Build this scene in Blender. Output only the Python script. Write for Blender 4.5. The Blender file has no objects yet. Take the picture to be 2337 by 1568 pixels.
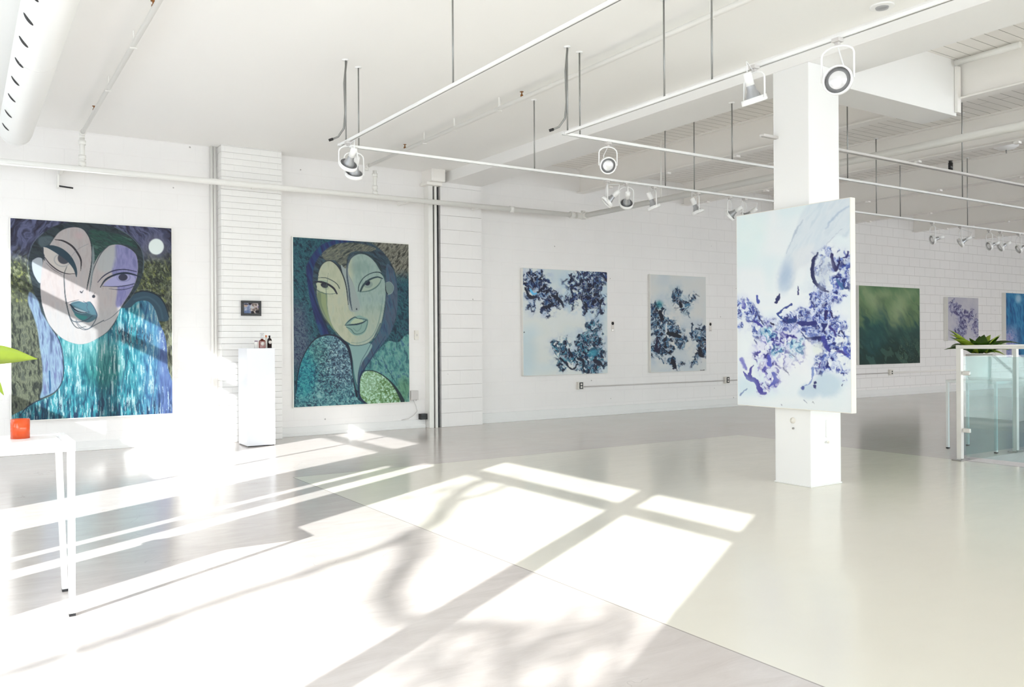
"""white gallery loft: sunlit floor, portraits on a painted block wall, column, tracks and spotlights"""
SUN_E, SKY_E, EXPO = 10.0, 6.6, 0.23
import numpy as np
# ---------------------------------------------------------------- procedural brushwork
def _lattice(seed, n=64):
    return np.random.RandomState(seed).rand(n, n)
def vnoise(x, y, seed=0):
    g = _lattice(seed); n = g.shape[0]
    xi = np.floor(x).astype(int); yi = np.floor(y).astype(int)
    fx = x - xi; fy = y - yi
    fx = fx*fx*(3-2*fx); fy = fy*fy*(3-2*fy)
    a = g[yi % n, xi % n]; b = g[yi % n, (xi+1) % n]
    c = g[(yi+1) % n, xi % n]; d = g[(yi+1) % n, (xi+1) % n]
    return (a*(1-fx)+b*fx)*(1-fy) + (c*(1-fx)+d*fx)*fy
def fbm(x, y, seed=0, o=4):
    s = 0; a = .5; t = 0
    for k in range(o):
        s = s + a*vnoise(x*2**k+7.3*k, y*2**k+3.1*k, seed+k); t += a; a *= .55
    return s/t
def smooth(a, b, x):
    t = np.clip((x-a)/(b-a), 0, 1); return t*t*(3-2*t)
def catmull(pts, closed=False, n=8):
    p = np.array(pts, float)
    if len(p) < 3: return p
    if closed: q = np.vstack([p[-1], p, p[0], p[1]])
    else: q = np.vstack([2*p[0]-p[1], p, 2*p[-1]-p[-2]])
    out = []
    for i in range(1, len(q)-2):
        p0, p1, p2, p3 = q[i-1:i+3]
        for t in np.linspace(0, 1, n, endpoint=False):
            out.append(.5*((2*p1)+(-p0+p2)*t+(2*p0-5*p1+4*p2-p3)*t*t+(-p0+3*p1-3*p2+p3)*t**3))
    if not closed: out.append(q[-2])
    return np.array(out)
class Canvas:
    """a sheet of paint; drawing coordinates come from the four corner points"""
    def __init__(s, w, h, quad, base):
        s.w, s.h = w, h
        u, v = np.meshgrid(np.linspace(0, 1, w), np.linspace(0, 1, h))
        (x0,y0),(x1,y1),(x2,y2),(x3,y3) = quad     # TL TR BR BL
        dx1,dx2,dx3 = x1-x2, x3-x2, x0-x1+x2-x3
        dy1,dy2,dy3 = y1-y2, y3-y2, y0-y1+y2-y3
        den = dx1*dy2-dx2*dy1
        g = (dx3*dy2-dx2*dy3)/den; k = (dx1*dy3-dx3*dy1)/den
        W = g*u+k*v+1
        s.X = ((x1-x0+g*x1)*u+(x3-x0+k*x3)*v+x0)/W
        s.Y = ((y1-y0+g*y1)*u+(y3-y0+k*y3)*v+y0)/W
        s.u, s.v = u, v; s.X0, s.Y0 = s.X, s.Y
        s.C = np.zeros((h, w, 3)); s.C[:] = np.array(base)/255.
        s.map = lambda p: p
        s.gain = 1.
    def wobble(s, amp, cell, seed=0):
        s.X = s.X0+amp*2*(fbm(s.X0/cell, s.Y0/cell, seed+700, 3)-.5); s.Y = s.Y0+amp*2*(fbm(s.X0/cell, s.Y0/cell, seed+720, 3)-.5)
    def frame(s, ox, oy, sc):
        s.map = lambda p: (ox+p[0]/sc, oy+p[1]/sc); s.sc = sc
    def blend(s, m, col):
        col = np.array(col, float)/255.*s.gain
        m = np.clip(m, 0, 1)[..., None]
        s.C = s.C*(1-m)+col*m
    def dist(s, P, rad):
        best = np.full(s.X.shape, 1e9)
        pad = float(np.max(rad))+4
        for i in range(len(P)-1):
            (ax, ay), (bx, by) = P[i], P[i+1]
            sl = (s.X > min(ax,bx)-pad) & (s.X < max(ax,bx)+pad) & (s.Y > min(ay,by)-pad) & (s.Y < max(ay,by)+pad)
            if not sl.any(): continue
            x = s.X[sl]-ax; y = s.Y[sl]-ay; dx, dy = bx-ax, by-ay
            L = dx*dx+dy*dy+1e-9
            t = np.clip((x*dx+y*dy)/L, 0, 1)
            d = np.hypot(x-t*dx, y-t*dy) - (rad[i]*(1-t)+rad[i+1]*t)
            best[sl] = np.minimum(best[sl], d)
        return best
    def stroke(s, pts, w, col, a=1., soft=.5, closed=False):
        P = catmull([s.map(p) for p in pts], closed)
        if closed: P = np.vstack([P, P[0]])
        w = np.atleast_1d(np.array(w, float))/s.sc/2
        r = np.interp(np.linspace(0, 1, len(P)), np.linspace(0, 1, len(w)), w) if len(w) > 1 else np.full(len(P), w[0])
        d = s.dist(P, r)
        s.blend(a*(1-smooth(-soft, soft, d)), col)
    def inside(s, pts, soft=.5, curve=True):
        P = [s.map(p) for p in pts]
        P = catmull(P, True) if curve else np.array(P)
        P = np.vstack([P, P[0]])
        ins = np.zeros(s.X.shape, bool)
        for i in range(len(P)-1):
            (ax, ay), (bx, by) = P[i], P[i+1]
            if ay == by: continue
            c = ((ay > s.Y) != (by > s.Y)) & (s.X < (bx-ax)*(s.Y-ay)/(by-ay)+ax)
            ins ^= c
        if soft <= 0: return ins.astype(float)
        d = s.dist(P, np.full(len(P), soft*1.2))+soft*1.2
        d = np.where(ins, -d, d)
        return 1-smooth(-soft, soft, d)
    def fill(s, pts, col, a=1., soft=.5, tex=None, curve=True):
        m = s.inside(pts, soft, curve)*a
        if tex is not None: m = m*tex
        s.blend(m, col); return m
    def ell(s, cx, cy, rx, ry, ang=0, edge=.25):
        x, y = s.map((cx, cy)); rx /= s.sc; ry /= s.sc
        c, n = np.cos(np.radians(ang)), np.sin(np.radians(ang))
        dx, dy = s.X-x, s.Y-y
        d = np.hypot((dx*c+dy*n)/rx, (-dx*n+dy*c)/ry)
        return 1-smooth(1-edge, 1+edge, d)
    def streak(s, cell, stretch, ang, seed, o=3, warp=0.):
        c, n = np.cos(np.radians(ang)), np.sin(np.radians(ang))
        x = s.X*c+s.Y*n; y = -s.X*n+s.Y*c
        if warp:
            x = x+warp*.35*(fbm(s.X/14, s.Y/14, seed+50, 2)-.5); y = y+warp*.35*(fbm(s.X/14, s.Y/14, seed+60, 2)-.5)
        return fbm(x/(cell*stretch), y/cell, seed, o)
    def squiggle(s, cell, seed, w=.06):
        a = fbm(s.X/cell, s.Y/cell, seed, 2)
        return 1-smooth(0, w, np.abs(a-.5))
    def ramp(s, m, t, cols):
        cols = np.array(cols, float)/255.*s.gain
        k = np.clip(t, 0, .9999)*(len(cols)-1); i = k.astype(int); f = (k-i)[..., None]
        c = cols[i]*(1-f)+cols[i+1]*f
        m = np.clip(m, 0, 1)[..., None]
        s.C = s.C*(1-m)+c*m
def norm(t):
    a, b = np.percentile(t, 2), np.percentile(t, 98)
    return np.clip((t-a)/(b-a), 0, 1)

def paint_moon_face():
    c = Canvas(360, 480, [(23,498),(391,521),(394,944),(27,960)], (52,58,72))
    one = np.ones(c.X.shape)
    # night background: indigo swirls above, olive scrub left and right
    ring = np.hypot(c.X-200, (c.Y-640)*.9)/7+6*fbm(c.X/40, c.Y/40, 3)
    sw = norm(fbm(ring, np.arctan2(c.Y-640, c.X-200)*4, 5, 3))
    c.ramp(one, sw, [(26,24,42),(48,50,74),(84,88,120),(40,42,62)])
    sc1 = norm(c.streak(5, 1.6, 70, 11, 4, 20))
    scrub = smooth(555, 620, c.Y+30*(fbm(c.X/20, c.Y/20, 8)-.5))
    c.ramp(scrub, sc1, [(22,26,22),(44,50,40),(66,74,50),(120,124,100)])
    low = smooth(640, 720, c.Y)*(c.X < 150)
    sc2 = norm(c.streak(3.5, 4, 85, 21, 4, 24))
    c.ramp(low, sc2, [(24,30,28),(52,58,50),(92,98,80),(60,66,60)])
    lr = smooth(372, 384, c.X)*smooth(600, 700, c.Y)
    c.ramp(lr, sc2, [(30,34,34),(66,70,60),(120,124,104),(70,78,74)])
    c.blend(c.squiggle(7, 31, .03)*scrub*(c.X > 300)*.45*(c.Y < 700), (170,178,160))
    c.blend((c.streak(4, 2, 60, 41, 3) > .66)*scrub*.5*(c.Y < 690), (130,136,70))
    c.blend(c.ell(0,0,1,1)*0, (0,0,0)) if 0 else None
    c.frame(20, 490, 6.15)
    # hair mass
    hair = c.fill([(290,560),(330,420),(450,290),(620,170),(860,110),(1200,110),(1480,180),(1700,290),(1840,440),(1890,620),(1880,800),(1820,1000),(1700,1180),(1560,1420),(1430,1560),(500,1500),(400,1240),(330,1000),(290,800)], (30,38,46), 1, 1.2)
    hs = norm(c.streak(4, 5, 25, 51, 3, 30))
    c.ramp(hair*.75, hs, [(18,22,28),(30,42,48),(44,58,62),(34,44,58)])
    vy = c.inside([(1120,230),(1330,230),(1700,330),(1800,470),(1620,420),(1420,440),(1280,560),(1200,680),(1150,500)], 2)
    c.ramp(vy*.8, norm(c.streak(4, 5, 20, 55, 3, 20)), [(20,48,44),(36,78,66),(28,50,50),(60,96,84)])
    c.blend(c.inside([(420,330),(560,300),(620,340),(520,460),(430,440)], 3)*.5, (96,112,120))
    for pts, w in [([(480,250),(350,380),(280,560),(262,740),(300,960)], 9), ([(1480,170),(1700,300),(1850,470),(1890,640),(1880,820)], 10)]:
        c.stroke(pts, w, (100,112,128), .7, .8)
    # curl on the right and falling hair at the left
    c.gain = .70
    c.fill([(1700,1180),(1800,1090),(1950,1070),(2120,1150),(2200,1280),(2240,1480),(2080,1480),(2020,1350),(1900,1270),(1780,1290),(1680,1400),(1560,1470),(1600,1300)], (58,92,116), 1, 1)
    c.stroke([(1740,1110),(1900,1075),(2080,1130),(2190,1260),(2250,1440)], [10,18,10], (18,32,52), .9, .8)
    c.stroke([(1700,1330),(1800,1270),(1920,1270),(2010,1340),(2070,1480)], [8,14,8], (22,40,60), .9, .8)
    c.stroke([(1760,1190),(1960,1160),(2110,1290),(2160,1460)], 26, (90,132,152), .5, 2)
    c.stroke([(1800,1060),(1980,1055),(2120,1120)], 8, (214,218,190), .6, 1)
    c.gain = 1
    # ear and cheek
    c.fill([(330,640),(420,600),(470,640),(460,800),(440,960),(380,900),(330,780)], (150,158,166), 1, .8)
    c.stroke([(310,650),(400,595),(470,610)], [6,14,8], (28,36,50), .9, .6)
    # face
    face = [(440,1000),(450,860),(470,700),(520,520),(600,380),(700,250),(820,190),(960,180),(1060,230),(1130,350),(1160,520),(1165,660),(1190,700),(1220,640),(1290,530),(1400,440),(1540,420),(1680,470),(1780,560),(1810,700),(1800,850),(1770,960),(1700,1100),(1610,1240),(1560,1330),(1530,1430),(1470,1550),(1380,1654),(1260,1730),(1120,1800),(980,1820),(830,1780),(700,1700),(560,1530),(480,1320),(450,1160)]
    m = c.inside(face, .6); c.fmask = m
    c.blend(m, (158,151,151))
    c.gain = 1
    wash = norm(c.streak(6, 4, 90, 61, 3, 10))
    c.ramp(m*.35, wash, [(146,138,138),(166,160,160),(150,152,158)])
    fr = c.inside([(1500,420),(1680,460),(1790,560),(1815,720),(1790,900),(1700,1100),(1560,1290),(1500,1260),(1520,1000),(1440,800),(1480,600)], 3)
    c.ramp(m*fr*.9, wash, [(96,98,142),(122,122,168),(100,100,150)])
    c.blend(m*c.inside([(1300,540),(1480,440),(1500,640),(1420,800),(1240,760)], 5)*.6, (150,158,160))
    c.blend(m*c.ell(980,290,60,50,0,.8)*.4, (176,146,150))
    low = m*smooth(690, 720, c.Y)
    c.blend(low*.30, (150,160,162))
    # eyelids and eyes
    INK = (22,26,38)
    def S(p, w, col=INK, a=1., soft=.45): c.stroke(p, w, col, a, soft)
    c.fill([(470,480),(560,450),(720,520),(860,640),(930,830),(800,830),(660,770),(540,650)], (176,170,166), 1, .5)
    m = c.ell(745,640,118,92,10,.08)-c.ell(745,640,104,80,10,.1); c.blend(m*.6, (112,120,128))
    c.blend(c.ell(770,610,88,84,0,.08), (58,60,70))
    c.fill([(480,450),(600,430),(750,480),(880,600),(950,760),(945,880),(900,760),(800,640),(660,540),(540,470)], (30,52,66), 1, .5)
    S([(640,350),(760,370),(880,440),(960,540),(1010,650),(1005,790)], [6,22,26,26,24,6], (32,28,36))
    S([(500,600),(580,700),(700,790),(820,830),(930,830)], [10,16,12,8], (44,38,46))
    S([(520,680),(620,770),(740,840)], [4,8,3], (60,56,64), .8)
    S([(470,470),(480,560),(500,640)], [26,18,12], (36,44,54))
    S([(1110,410),(960,490),(860,600)], [5,6,5], (104,110,118), .8)
    S([(810,730),(775,830),(775,960),(790,1150),(830,1350),(880,1500),(960,1590),(1080,1570)], [8,12,16,18,16,12,8], (52,60,66), .9)
    # forehead hollow lines and nose
    S([(1060,220),(1130,330),(1160,480),(1160,640),(1140,800),(1110,950),(1090,1060)], [8,14,12,14,18,18,8], (28,40,48))
    S([(1400,430),(1300,530),(1220,680),(1170,820),(1150,960),(1130,1080)], [12,14,12,14,16,6], (44,54,62), .9)
    c.fill([(1180,440),(1200,620),(1170,860),(1140,1040),(1130,1000),(1160,700),(1165,500)], (120,130,134), .8, 1)
    S([(1000,1080),(1020,1095),(1045,1060)], [16,18,4], (52,54,64))
    c.blend(c.ell(1188,1148,22,22,0,.2), (30,32,42))
    S([(1170,1160),(1205,1100)], [6,3], (40,44,52))
    # right eye
    c.fill([(1330,1000),(1420,900),(1560,840),(1720,850),(1770,900),(1740,960),(1600,1000)], (142,142,180), 1, .6)
    c.blend(c.ell(1610,880,100,64,0,.08)*.6, (100,104,140)); c.blend(c.ell(1605,880,86,52,0,.1)*1, (140,140,176))
    c.blend(c.ell(1600,880,64,48,0,.1), (44,46,66))
    S([(1245,950),(1330,860),(1460,790),(1620,770),(1790,800)], [8,16,16,14,10], (28,32,60))
    S([(1280,1020),(1360,910),(1500,840),(1640,820),(1780,850),(1880,900)], [10,26,24,28,18,8], (22,34,52))
    S([(1310,1005),(1480,1010),(1620,1000),(1760,970)], [6,10,12,10], (28,34,60))
    S([(1400,1040),(1560,1055),(1700,1030),(1830,960)], [4,9,9,5], (40,46,72))
    # contour of face right side and chin
    S([(1820,1000),(1700,1180),(1560,1330),(1440,1440),(1330,1500)], [6,8,10,8,6], (70,78,88), .9)
    c.frame(20, 720, 6.15)
    S([(1330,70),(1200,140),(1090,200),(1000,180),(930,80)], [12,12,10,8,8], (60,68,76), .9)
    S([(1600,-130),(1535,10),(1470,130),(1380,240),(1260,320),(1120,390),(980,410),(830,370),(700,290),(600,180),(520,60),(470,-120)], [14,18,24,20,10,8,7,7,8,8,8], (46,60,66), .95)
    # lips
    c.fill([(860,-150),(960,-200),(1060,-180),(1140,-190),(1220,-70),(1240,20),(1150,90),(1060,90),(950,20)], (60,92,104), 1, .6)
    c.fill([(920,-110),(1080,-50),(1110,-40),(1020,-30),(930,-60)], (150,166,176), 1, .5)
    c.fill([(920,-20),(1030,0),(1100,20),(1050,60),(960,30)], (34,112,110), .8, 1)
    S([(790,-170),(900,-200),(980,-220)], [5,10,4], (42,48,56)); S([(850,-150),(920,-170),(1000,-190)], [8,8,4], (44,56,70))
    S([(860,-150),(940,-70),(1040,-40),(1130,-50)], [14,18,10,6], (24,34,52))
    S([(1040,-200),(1100,-160),(1090,-110),(1130,-40)], [6,8,6,6], (52,62,82)); S([(1140,-190),(1190,-120),(1230,-30),(1230,20)], [6,10,12,10], (44,56,76))
    S([(840,0),(900,80),(1000,90),(1100,60),(1180,0),(1230,20),(1190,110),(1130,180),(1060,190),(980,130),(940,60)], [8,12,12,12,10,12,12,8,7,7], (48,62,76), .9)
    facemask = c.fmask
    # body and falling hair, painted in long wet vertical strokes
    c.gain = .68
    body = c.inside([(150,1480),(240,1300),(420,1200),(620,1110),(720,990),(765,800),(760,560),(680,260),(760,200),(980,260),(1130,200),(1300,60),(1400,-60),(1560,-100),(1700,-110),(1800,-190),(1940,-200),(2040,-100),(2110,100),(2200,330),(2230,700),(2230,1500)], 1.)*(1-facemask)
    st = norm(c.streak(2.6, 9, 90, 71, 4, 8)); st2 = norm(c.streak(8, 3.5, 90, 77, 3, 10)); big = norm(fbm(c.X/45, c.Y/60, 81, 2))
    c.ramp(body, st*.6+st2*.4, [(14,60,90),(30,120,150),(70,180,195),(130,215,228),(210,240,248)])
    lft = body*smooth(.45,.8,st2)*smooth(800, 960, c.Y)
    c.ramp(lft*.8, st, [(14,40,74),(20,90,120),(30,120,130)])
    mid = body*c.ell(1330,740,260,300,25,.5)
    c.ramp(mid*.75, st, [(14,90,100),(40,140,135),(120,196,186)])
    neck = body*c.ell(1050,470,400,200,0,.6)
    c.ramp(neck*.6, st, [(80,180,180),(150,215,215),(190,232,232)])
    rgt = body*smooth(300, 345, c.X)
    c.ramp(rgt*.6, st*.7+st2*.3, [(50,66,120),(96,130,200),(130,190,232),(200,228,250)])
    far = body*smooth(352, 372, c.X)*smooth(700,760,c.Y); c.ramp(far*.75, st2, [(86,100,170),(126,146,215)])
    dk = body*smooth(.62,.85, norm(c.streak(4, 7, 90, 91, 3, 6)))*smooth(850,940,c.Y); c.blend(dk*.75, (20,44,84))
    dkm = body*c.ell(1750,300,260,130,12,.6)*smooth(.4,.6,st); c.blend(dkm*.8, (24,28,60))
    br = body*(st > .80); c.blend(br*.75, (214,242,248))
    # bluish lock at the left
    lock = c.inside([(290,-330),(400,-230),(450,-60),(520,60),(620,220),(700,330),(760,520),(770,760),(740,940),(650,1070),(520,1130),(440,1150),(470,1000),(470,700),(430,430),(400,200),(340,0),(270,-180)], 2)
    c.ramp(lock, norm(c.streak(5, 6, 84, 95, 3, 8)), [(90,110,150),(140,165,205),(165,200,225),(120,135,185)])
    c.ramp(lock*smooth(880,960,c.Y)*.8, st2, [(30,100,140),(80,170,200)])
    S([(570,780),(580,1000),(575,1090)], [16,22,8], (20,84,140), .9, .8)
    c.gain = 1
    S([(620,210),(700,340),(750,520),(768,760),(740,940),(650,1070),(480,1160),(320,1240),(220,1320),(150,1420)], [8,12,12,16,14,12,16,18,14,10], (26,38,54), .95)
    S([(1690,570),(1630,740),(1590,960),(1570,1140)], [4,14,14,6], (30,60,80), .8, .8)
    S([(2090,700),(2060,900),(2020,1150),(1980,1360)], [4,10,12,8], (54,64,96), .7, .8)
    S([(1260,560),(1230,700),(1260,760)], [6,12,6], (50,70,90), .6, 1)
    # moon
    c.frame(20, 490, 6.15)
    c.blend(c.ell(2060,450,175,175,0,.35)*.55, (96,98,118))
    c.blend(c.ell(2068,448,108,112,0,.10), (212,222,220))
    return c

def paint_shoulder_face():
    c = Canvas(270, 400, [(668,541),(932,558),(935,916),(672,931)], (34,66,80))
    one = np.ones(c.X.shape)
    c.frame(660, 530, 7.468)
    t = norm(c.streak(3, 2.5, 60, 101, 4, 26))
    c.ramp(one, t, [(16,34,52),(24,60,76),(40,92,100),(30,50,74)])
    c.blend(c.squiggle(5, 105, .035)*.35*(c.X < 720), (120,180,176))
    tr = smooth(820, 870, c.X-(c.Y-560)*.3)*(1-smooth(610, 650, c.Y))
    c.ramp(tr, norm(c.streak(2.6, 4, 125, 107, 3, 16)), [(40,40,38),(88,88,78),(136,134,122),(60,62,58)])
    lp = (1-smooth(690, 720, c.X-(c.Y-760)*.15))*smooth(670, 720, c.Y)*(1-smooth(820,860,c.Y))
    c.ramp(lp*.8, norm(c.streak(2.6, 2, 75, 111, 4, 20)), [(28,38,66),(66,70,96),(96,110,122),(40,44,74)])
    # hair
    hair = c.fill([(380,900),(290,700),(300,560),(400,380),(520,240),(700,160),(950,120),(1200,130),(1440,220),(1620,360),(1760,580),(1830,800),(1850,1100),(1830,1400),(1780,1568),(1500,1600),(520,1560),(440,1200)], (34,46,58), 1, 1.2)
    c.ramp(hair*.8, norm(c.streak(3.4, 6, 40, 121, 3, 26)), [(26,34,44),(40,60,74),(60,84,96),(36,44,60)])
    out = c.inside([(290,640),(330,500),(420,350),(560,210),(760,140),(1000,110),(1250,140),(1000,170),(760,220),(600,330),(480,460),(420,620),(400,850),(450,1100),(560,1400),(690,1740),(560,1780),(420,1400),(330,1000)], 1.5)
    c.ramp(out*.9, norm(c.streak(4, 7, 70, 123, 2, 10)), [(22,30,74),(34,44,96),(26,70,110)])
    S = lambda p, w, col=(26,34,48), a=1., soft=.4: c.stroke(p, w, col, a, soft)
    cr = c.inside([(560,360),(760,220),(1000,180),(1300,210),(1480,280),(1380,330),(1100,330),(1000,420),(960,640),(860,560),(760,480),(620,480)], 1.5)
    c.ramp(cr*.9, norm(c.streak(1.8, 7, 150, 127, 3, 12)), [(40,46,48),(84,88,80),(128,128,108),(60,68,72)])
    rl = c.inside([(1660,560),(1760,620),(1830,820),(1850,1150),(1830,1400),(1740,1700),(1600,1900),(1450,2100),(1330,2300),(1230,2400),(1180,2620),(1160,2700),(1180,2350),(1250,2120),(1350,1960),(1460,1830),(1560,1640),(1640,1300),(1650,1000)], 1)
    c.ramp(rl, norm(c.streak(4, 6, 78, 131, 3, 8)), [(52,66,86),(70,84,104),(56,88,110),(48,60,90)])
    # neck
    c.fill([(1040,1900),(1400,1900),(1360,2060),(1260,2200),(1190,2400),(1170,2600),(1110,2400),(1070,2160)], (124,156,154), 1, .8)
    # face halves
    fl = [(490,820),(500,700),(560,560),(650,490),(740,500),(830,580),(900,700),(950,850),(990,1000),(1010,1200),(1050,1310),(1200,1300),(1100,900),(1010,700),(1020,540),(1080,430),(1200,375),(1330,400),(1450,500),(1540,640),(1600,750),(1640,900),(1650,1050),(1620,1300),(1580,1560),(1500,1740),(1400,1860),(1260,1925),(1100,1920),(960,1850),(860,1760),(760,1640),(640,1500),(560,1360),(490,1150),(470,1000)]
    m = c.inside(fl, .6); c.blend(m, (164,170,150))
    w = norm(c.streak(7, 3, 88, 141, 3, 8))
    c.ramp(m*.5, w, [(150,158,136),(176,178,154),(160,172,156)])
    right = m*smooth(795, 812, c.X-(c.Y-600)*.04)
    c.ramp(right*(1-smooth(680,740,c.Y)*.55), w, [(126,150,142),(142,162,156),(132,154,150)])
    c.blend(m*c.ell(1200,600,160,90,0,.7)*.5, (112,136,128))
    c.fill([(880,560),(960,620),(1020,520),(1010,700),(1100,900),(1210,1300),(1050,1350),(1000,1200),(950,850)], (140,152,150), 1, .8)
    c.fill([(480,1050),(640,1040),(650,1300),(700,1520),(800,1700),(720,1620),(600,1400),(520,1240)], (120,136,96), .8, 1)
    c.fill([(480,1000),(540,1050),(560,1250),(680,1560),(600,1480),(500,1240)], (88,104,86), .6, 1.2)
    c.fill([(500,820),(640,830),(650,930),(560,900),(480,880)], (138,160,142), .7, 1)
    # eyes
    c.fill([(460,880),(560,860),(700,900),(800,1030),(640,1050),(520,980)], (172,180,154), 1, .5)
    c.blend(c.ell(600,910,64,40,20,.12), (24,26,42)); c.blend(c.ell(620,935,66,45,20,.1)*.25, (90,110,100))
    S([(440,850),(540,850),(660,890),(760,960),(815,1050)], [22,34,34,34,26], (30,32,44))
    S([(420,890),(480,990),(600,1045),(720,1055),(810,1040)], [16,12,12,10,8], (60,84,84), .9)
    S([(500,780),(620,780),(740,830),(820,890),(860,960)], [10,14,14,14,16], (52,70,68), .95)
    S([(665,700),(650,850),(630,950),(640,1150),(660,1350)], [4,10,12,12,4], (70,92,92), .7)
    c.fill([(1210,1010),(1280,900),(1380,800),(1540,780),(1560,800),(1500,920),(1360,1000)], (148,164,150), 1, .5)
    c.blend(c.ell(1345,890,82,62,0,.1)*.6, (110,130,126)); c.blend(c.ell(1335,865,46,44,0,.15), (20,24,46))
    S([(1215,1010),(1270,900),(1370,810),(1500,765),(1590,790)], [30,34,30,26,18], (40,60,68))
    S([(1180,1010),(1195,900),(1270,780),(1400,700),(1540,685),(1620,760)], [14,16,14,14,18,16], (30,52,60))
    S([(1210,1020),(1360,1000),(1480,940),(1550,860),(1570,800)], [14,18,22,16,10], (72,100,98), .95)
    # hairline, nose, jaw
    S([(490,760),(510,640),(580,530),(690,485),(800,550),(880,660),(940,800),(980,960),(1000,1120),(1010,1240)], [10,12,14,16,18,20,20,18,14,8], (34,42,50))
    S([(1110,370),(1030,460),(990,600),(990,760),(1020,960),(1040,1160),(1075,1330)], [12,22,22,26,26,30,12], (64,78,90))
    S([(1110,370),(1220,350),(1360,390),(1480,490),(1580,660)], [14,12,14,18,14], (36,54,54))
    S([(1590,700),(1640,850),(1650,1050),(1630,1280),(1580,1540),(1500,1720),(1400,1850),(1300,1910),(1160,1935),(1040,1920),(960,1870)], [14,14,12,12,12,14,10,12,14,14,10], (52,84,90), .95)
    S([(1600,1080),(1570,1330),(1520,1560),(1440,1740),(1330,1840),(1180,1890),(1060,1880)], [4,16,18,14,12,8,8], (104,132,126), .8)
    S([(420,1100),(500,1300),(600,1540),(690,1740)], [10,20,22,18], (22,40,62))
    S([(640,1080),(650,1300),(720,1560),(820,1740),(960,1860)], [10,12,12,12,12], (110,130,112), .8)
    c.blend(c.ell(1152,1312,12,16,0,.3), (40,48,56)); S([(1120,1290),(1140,1275),(1165,1290)], 4, (120,130,128), .8)
    # ear
    c.fill([(1650,870),(1720,860),(1770,930),(1750,1030),(1680,1060),(1650,980)], (108,128,126), 1, .6)
    S([(1650,860),(1720,850),(1780,930),(1755,1030),(1680,1070)], [6,9,9,8,6], (150,168,160), .9); S([(1640,880),(1650,1000),(1680,1055)], [8,16,12], (20,32,42))
    # lips
    c.fill([(960,1570),(1040,1480),(1130,1440),(1200,1420),(1280,1450),(1350,1490),(1340,1600),(1290,1710),(1200,1760),(1100,1750),(1010,1660)], (122,152,144), 1, .5)
    S([(960,1580),(1040,1500),(1120,1450),(1170,1470),(1260,1480),(1340,1500)], [8,20,16,10,12,10], (40,66,78))
    c.fill([(1050,1560),(1120,1480),(1240,1490),(1260,1530),(1160,1560)], (160,176,150), 1, .5)
    S([(950,1590),(1060,1580),(1160,1570),(1260,1540),(1320,1500)], [8,22,28,22,12], (30,52,66))
    S([(980,1620),(1060,1660),(1120,1730),(1210,1730),(1290,1680),(1330,1580),(1340,1500)], [12,14,14,12,12,12,10], (66,98,98))
    S([(1100,1640),(1160,1690),(1220,1640),(1240,1560)], 9, (80,110,108), .8)
    # right side water behind the lock
    c.frame(660, 730, 7.468)
    rg = c.inside([(1560,480),(1700,360),(1860,380),(2060,300),(2060,1420),(1960,1420),(1880,1240),(1740,1060),(1560,920),(1400,860),(1300,850),(1400,680)], 1.5)
    c.ramp(rg*.95, norm(c.streak(6, 2.2, 80, 151, 4, 24)), [(44,84,96),(70,128,130),(108,160,148),(60,104,128)])
    c.blend(rg*c.ell(1960,1180,120,200,0,.6)*.5, (96,140,92)); c.blend(c.squiggle(6, 155, .03)*rg*.25, (170,210,196))
    S([(1600,640),(1680,840),(1760,960),(1850,1120)], [8,14,12,6], (36,72,84), .8, .8)
    # left shoulder dome
    dome = [(110,1480),(120,1250),(150,950),(220,680),(330,460),(470,310),(640,255),(800,270),(930,350),(1010,460),(1060,650),(1090,850),(1120,1060),(1150,1300),(1160,1460),(100,1500)]
    d = c.inside(dome, .8)
    mot = norm(fbm(c.X/3.2+4*fbm(c.X/9,c.Y/9,161), c.Y/3.2+4*fbm(c.X/9,c.Y/9,163), 165, 3))
    c.ramp(d, mot, [(24,38,62),(56,104,118),(84,138,142),(130,170,172)])
    tq = d*smooth(.2,1, 1-np.hypot((c.X-694)/28, (c.Y-850)/60)+.6); c.ramp(tq*.85, mot, [(10,72,98),(18,112,130),(52,150,150)])
    gy = d*c.ell(880,700,240,420,-15,.6); c.ramp(gy*.75, mot, [(26,34,56),(80,104,124),(124,152,168),(160,186,192)])
    gn = d*c.ell(480,560,200,180,0,.7); c.ramp(gn*.4, mot, [(40,90,88),(100,156,140)])
    c.blend(d*smooth(.62,.7, norm(fbm(c.X/2.1, c.Y/2.1, 171, 2)))*c.ell(780,780,330,500,0,.4)*.8, (26,38,60))
    c.blend(c.squiggle(4, 173, .05)*d*.35, (150,200,200))
    S([(120,1250),(150,960),(215,700),(330,470),(470,320),(640,262),(800,280),(930,370),(1010,470),(1060,660),(1090,860),(1120,1080),(1160,1300)], [14,16,16,18,22,24,30,46,50,44,34,36,40], (22,28,46), .95, .6)
    S([(1090,700),(1110,960),(1160,1180)], [8,24,30], (60,110,112), .9, 1)
    # right shoulder dome
    dm = [(1215,1300),(1210,1100),(1230,950),(1300,880),(1430,870),(1560,920),(1700,1020),(1830,1170),(1920,1320),(1960,1430),(1400,1460),(1280,1420)]
    d = c.inside(dm, .8)
    c.ramp(d, norm(fbm(c.X/3+3*fbm(c.X/8,c.Y/8,181), c.Y/3+3*fbm(c.X/8,c.Y/8,183), 185, 3)), [(70,104,60),(106,146,98),(150,190,160),(190,220,206)])
    c.blend(d*smooth(.6,.75,norm(fbm(c.X/2.4,c.Y/2.4,187,2)))*.6, (84,112,60))
    c.blend(d*c.ell(1380,1080,150,190,0,.7)*.35, (190,222,214))
    S([(1300,865),(1440,870),(1580,930),(1720,1040),(1840,1190),(1930,1360),(1950,1440)], [12,16,16,22,44,70,50], (28,42,50), .95, .6)
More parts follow.
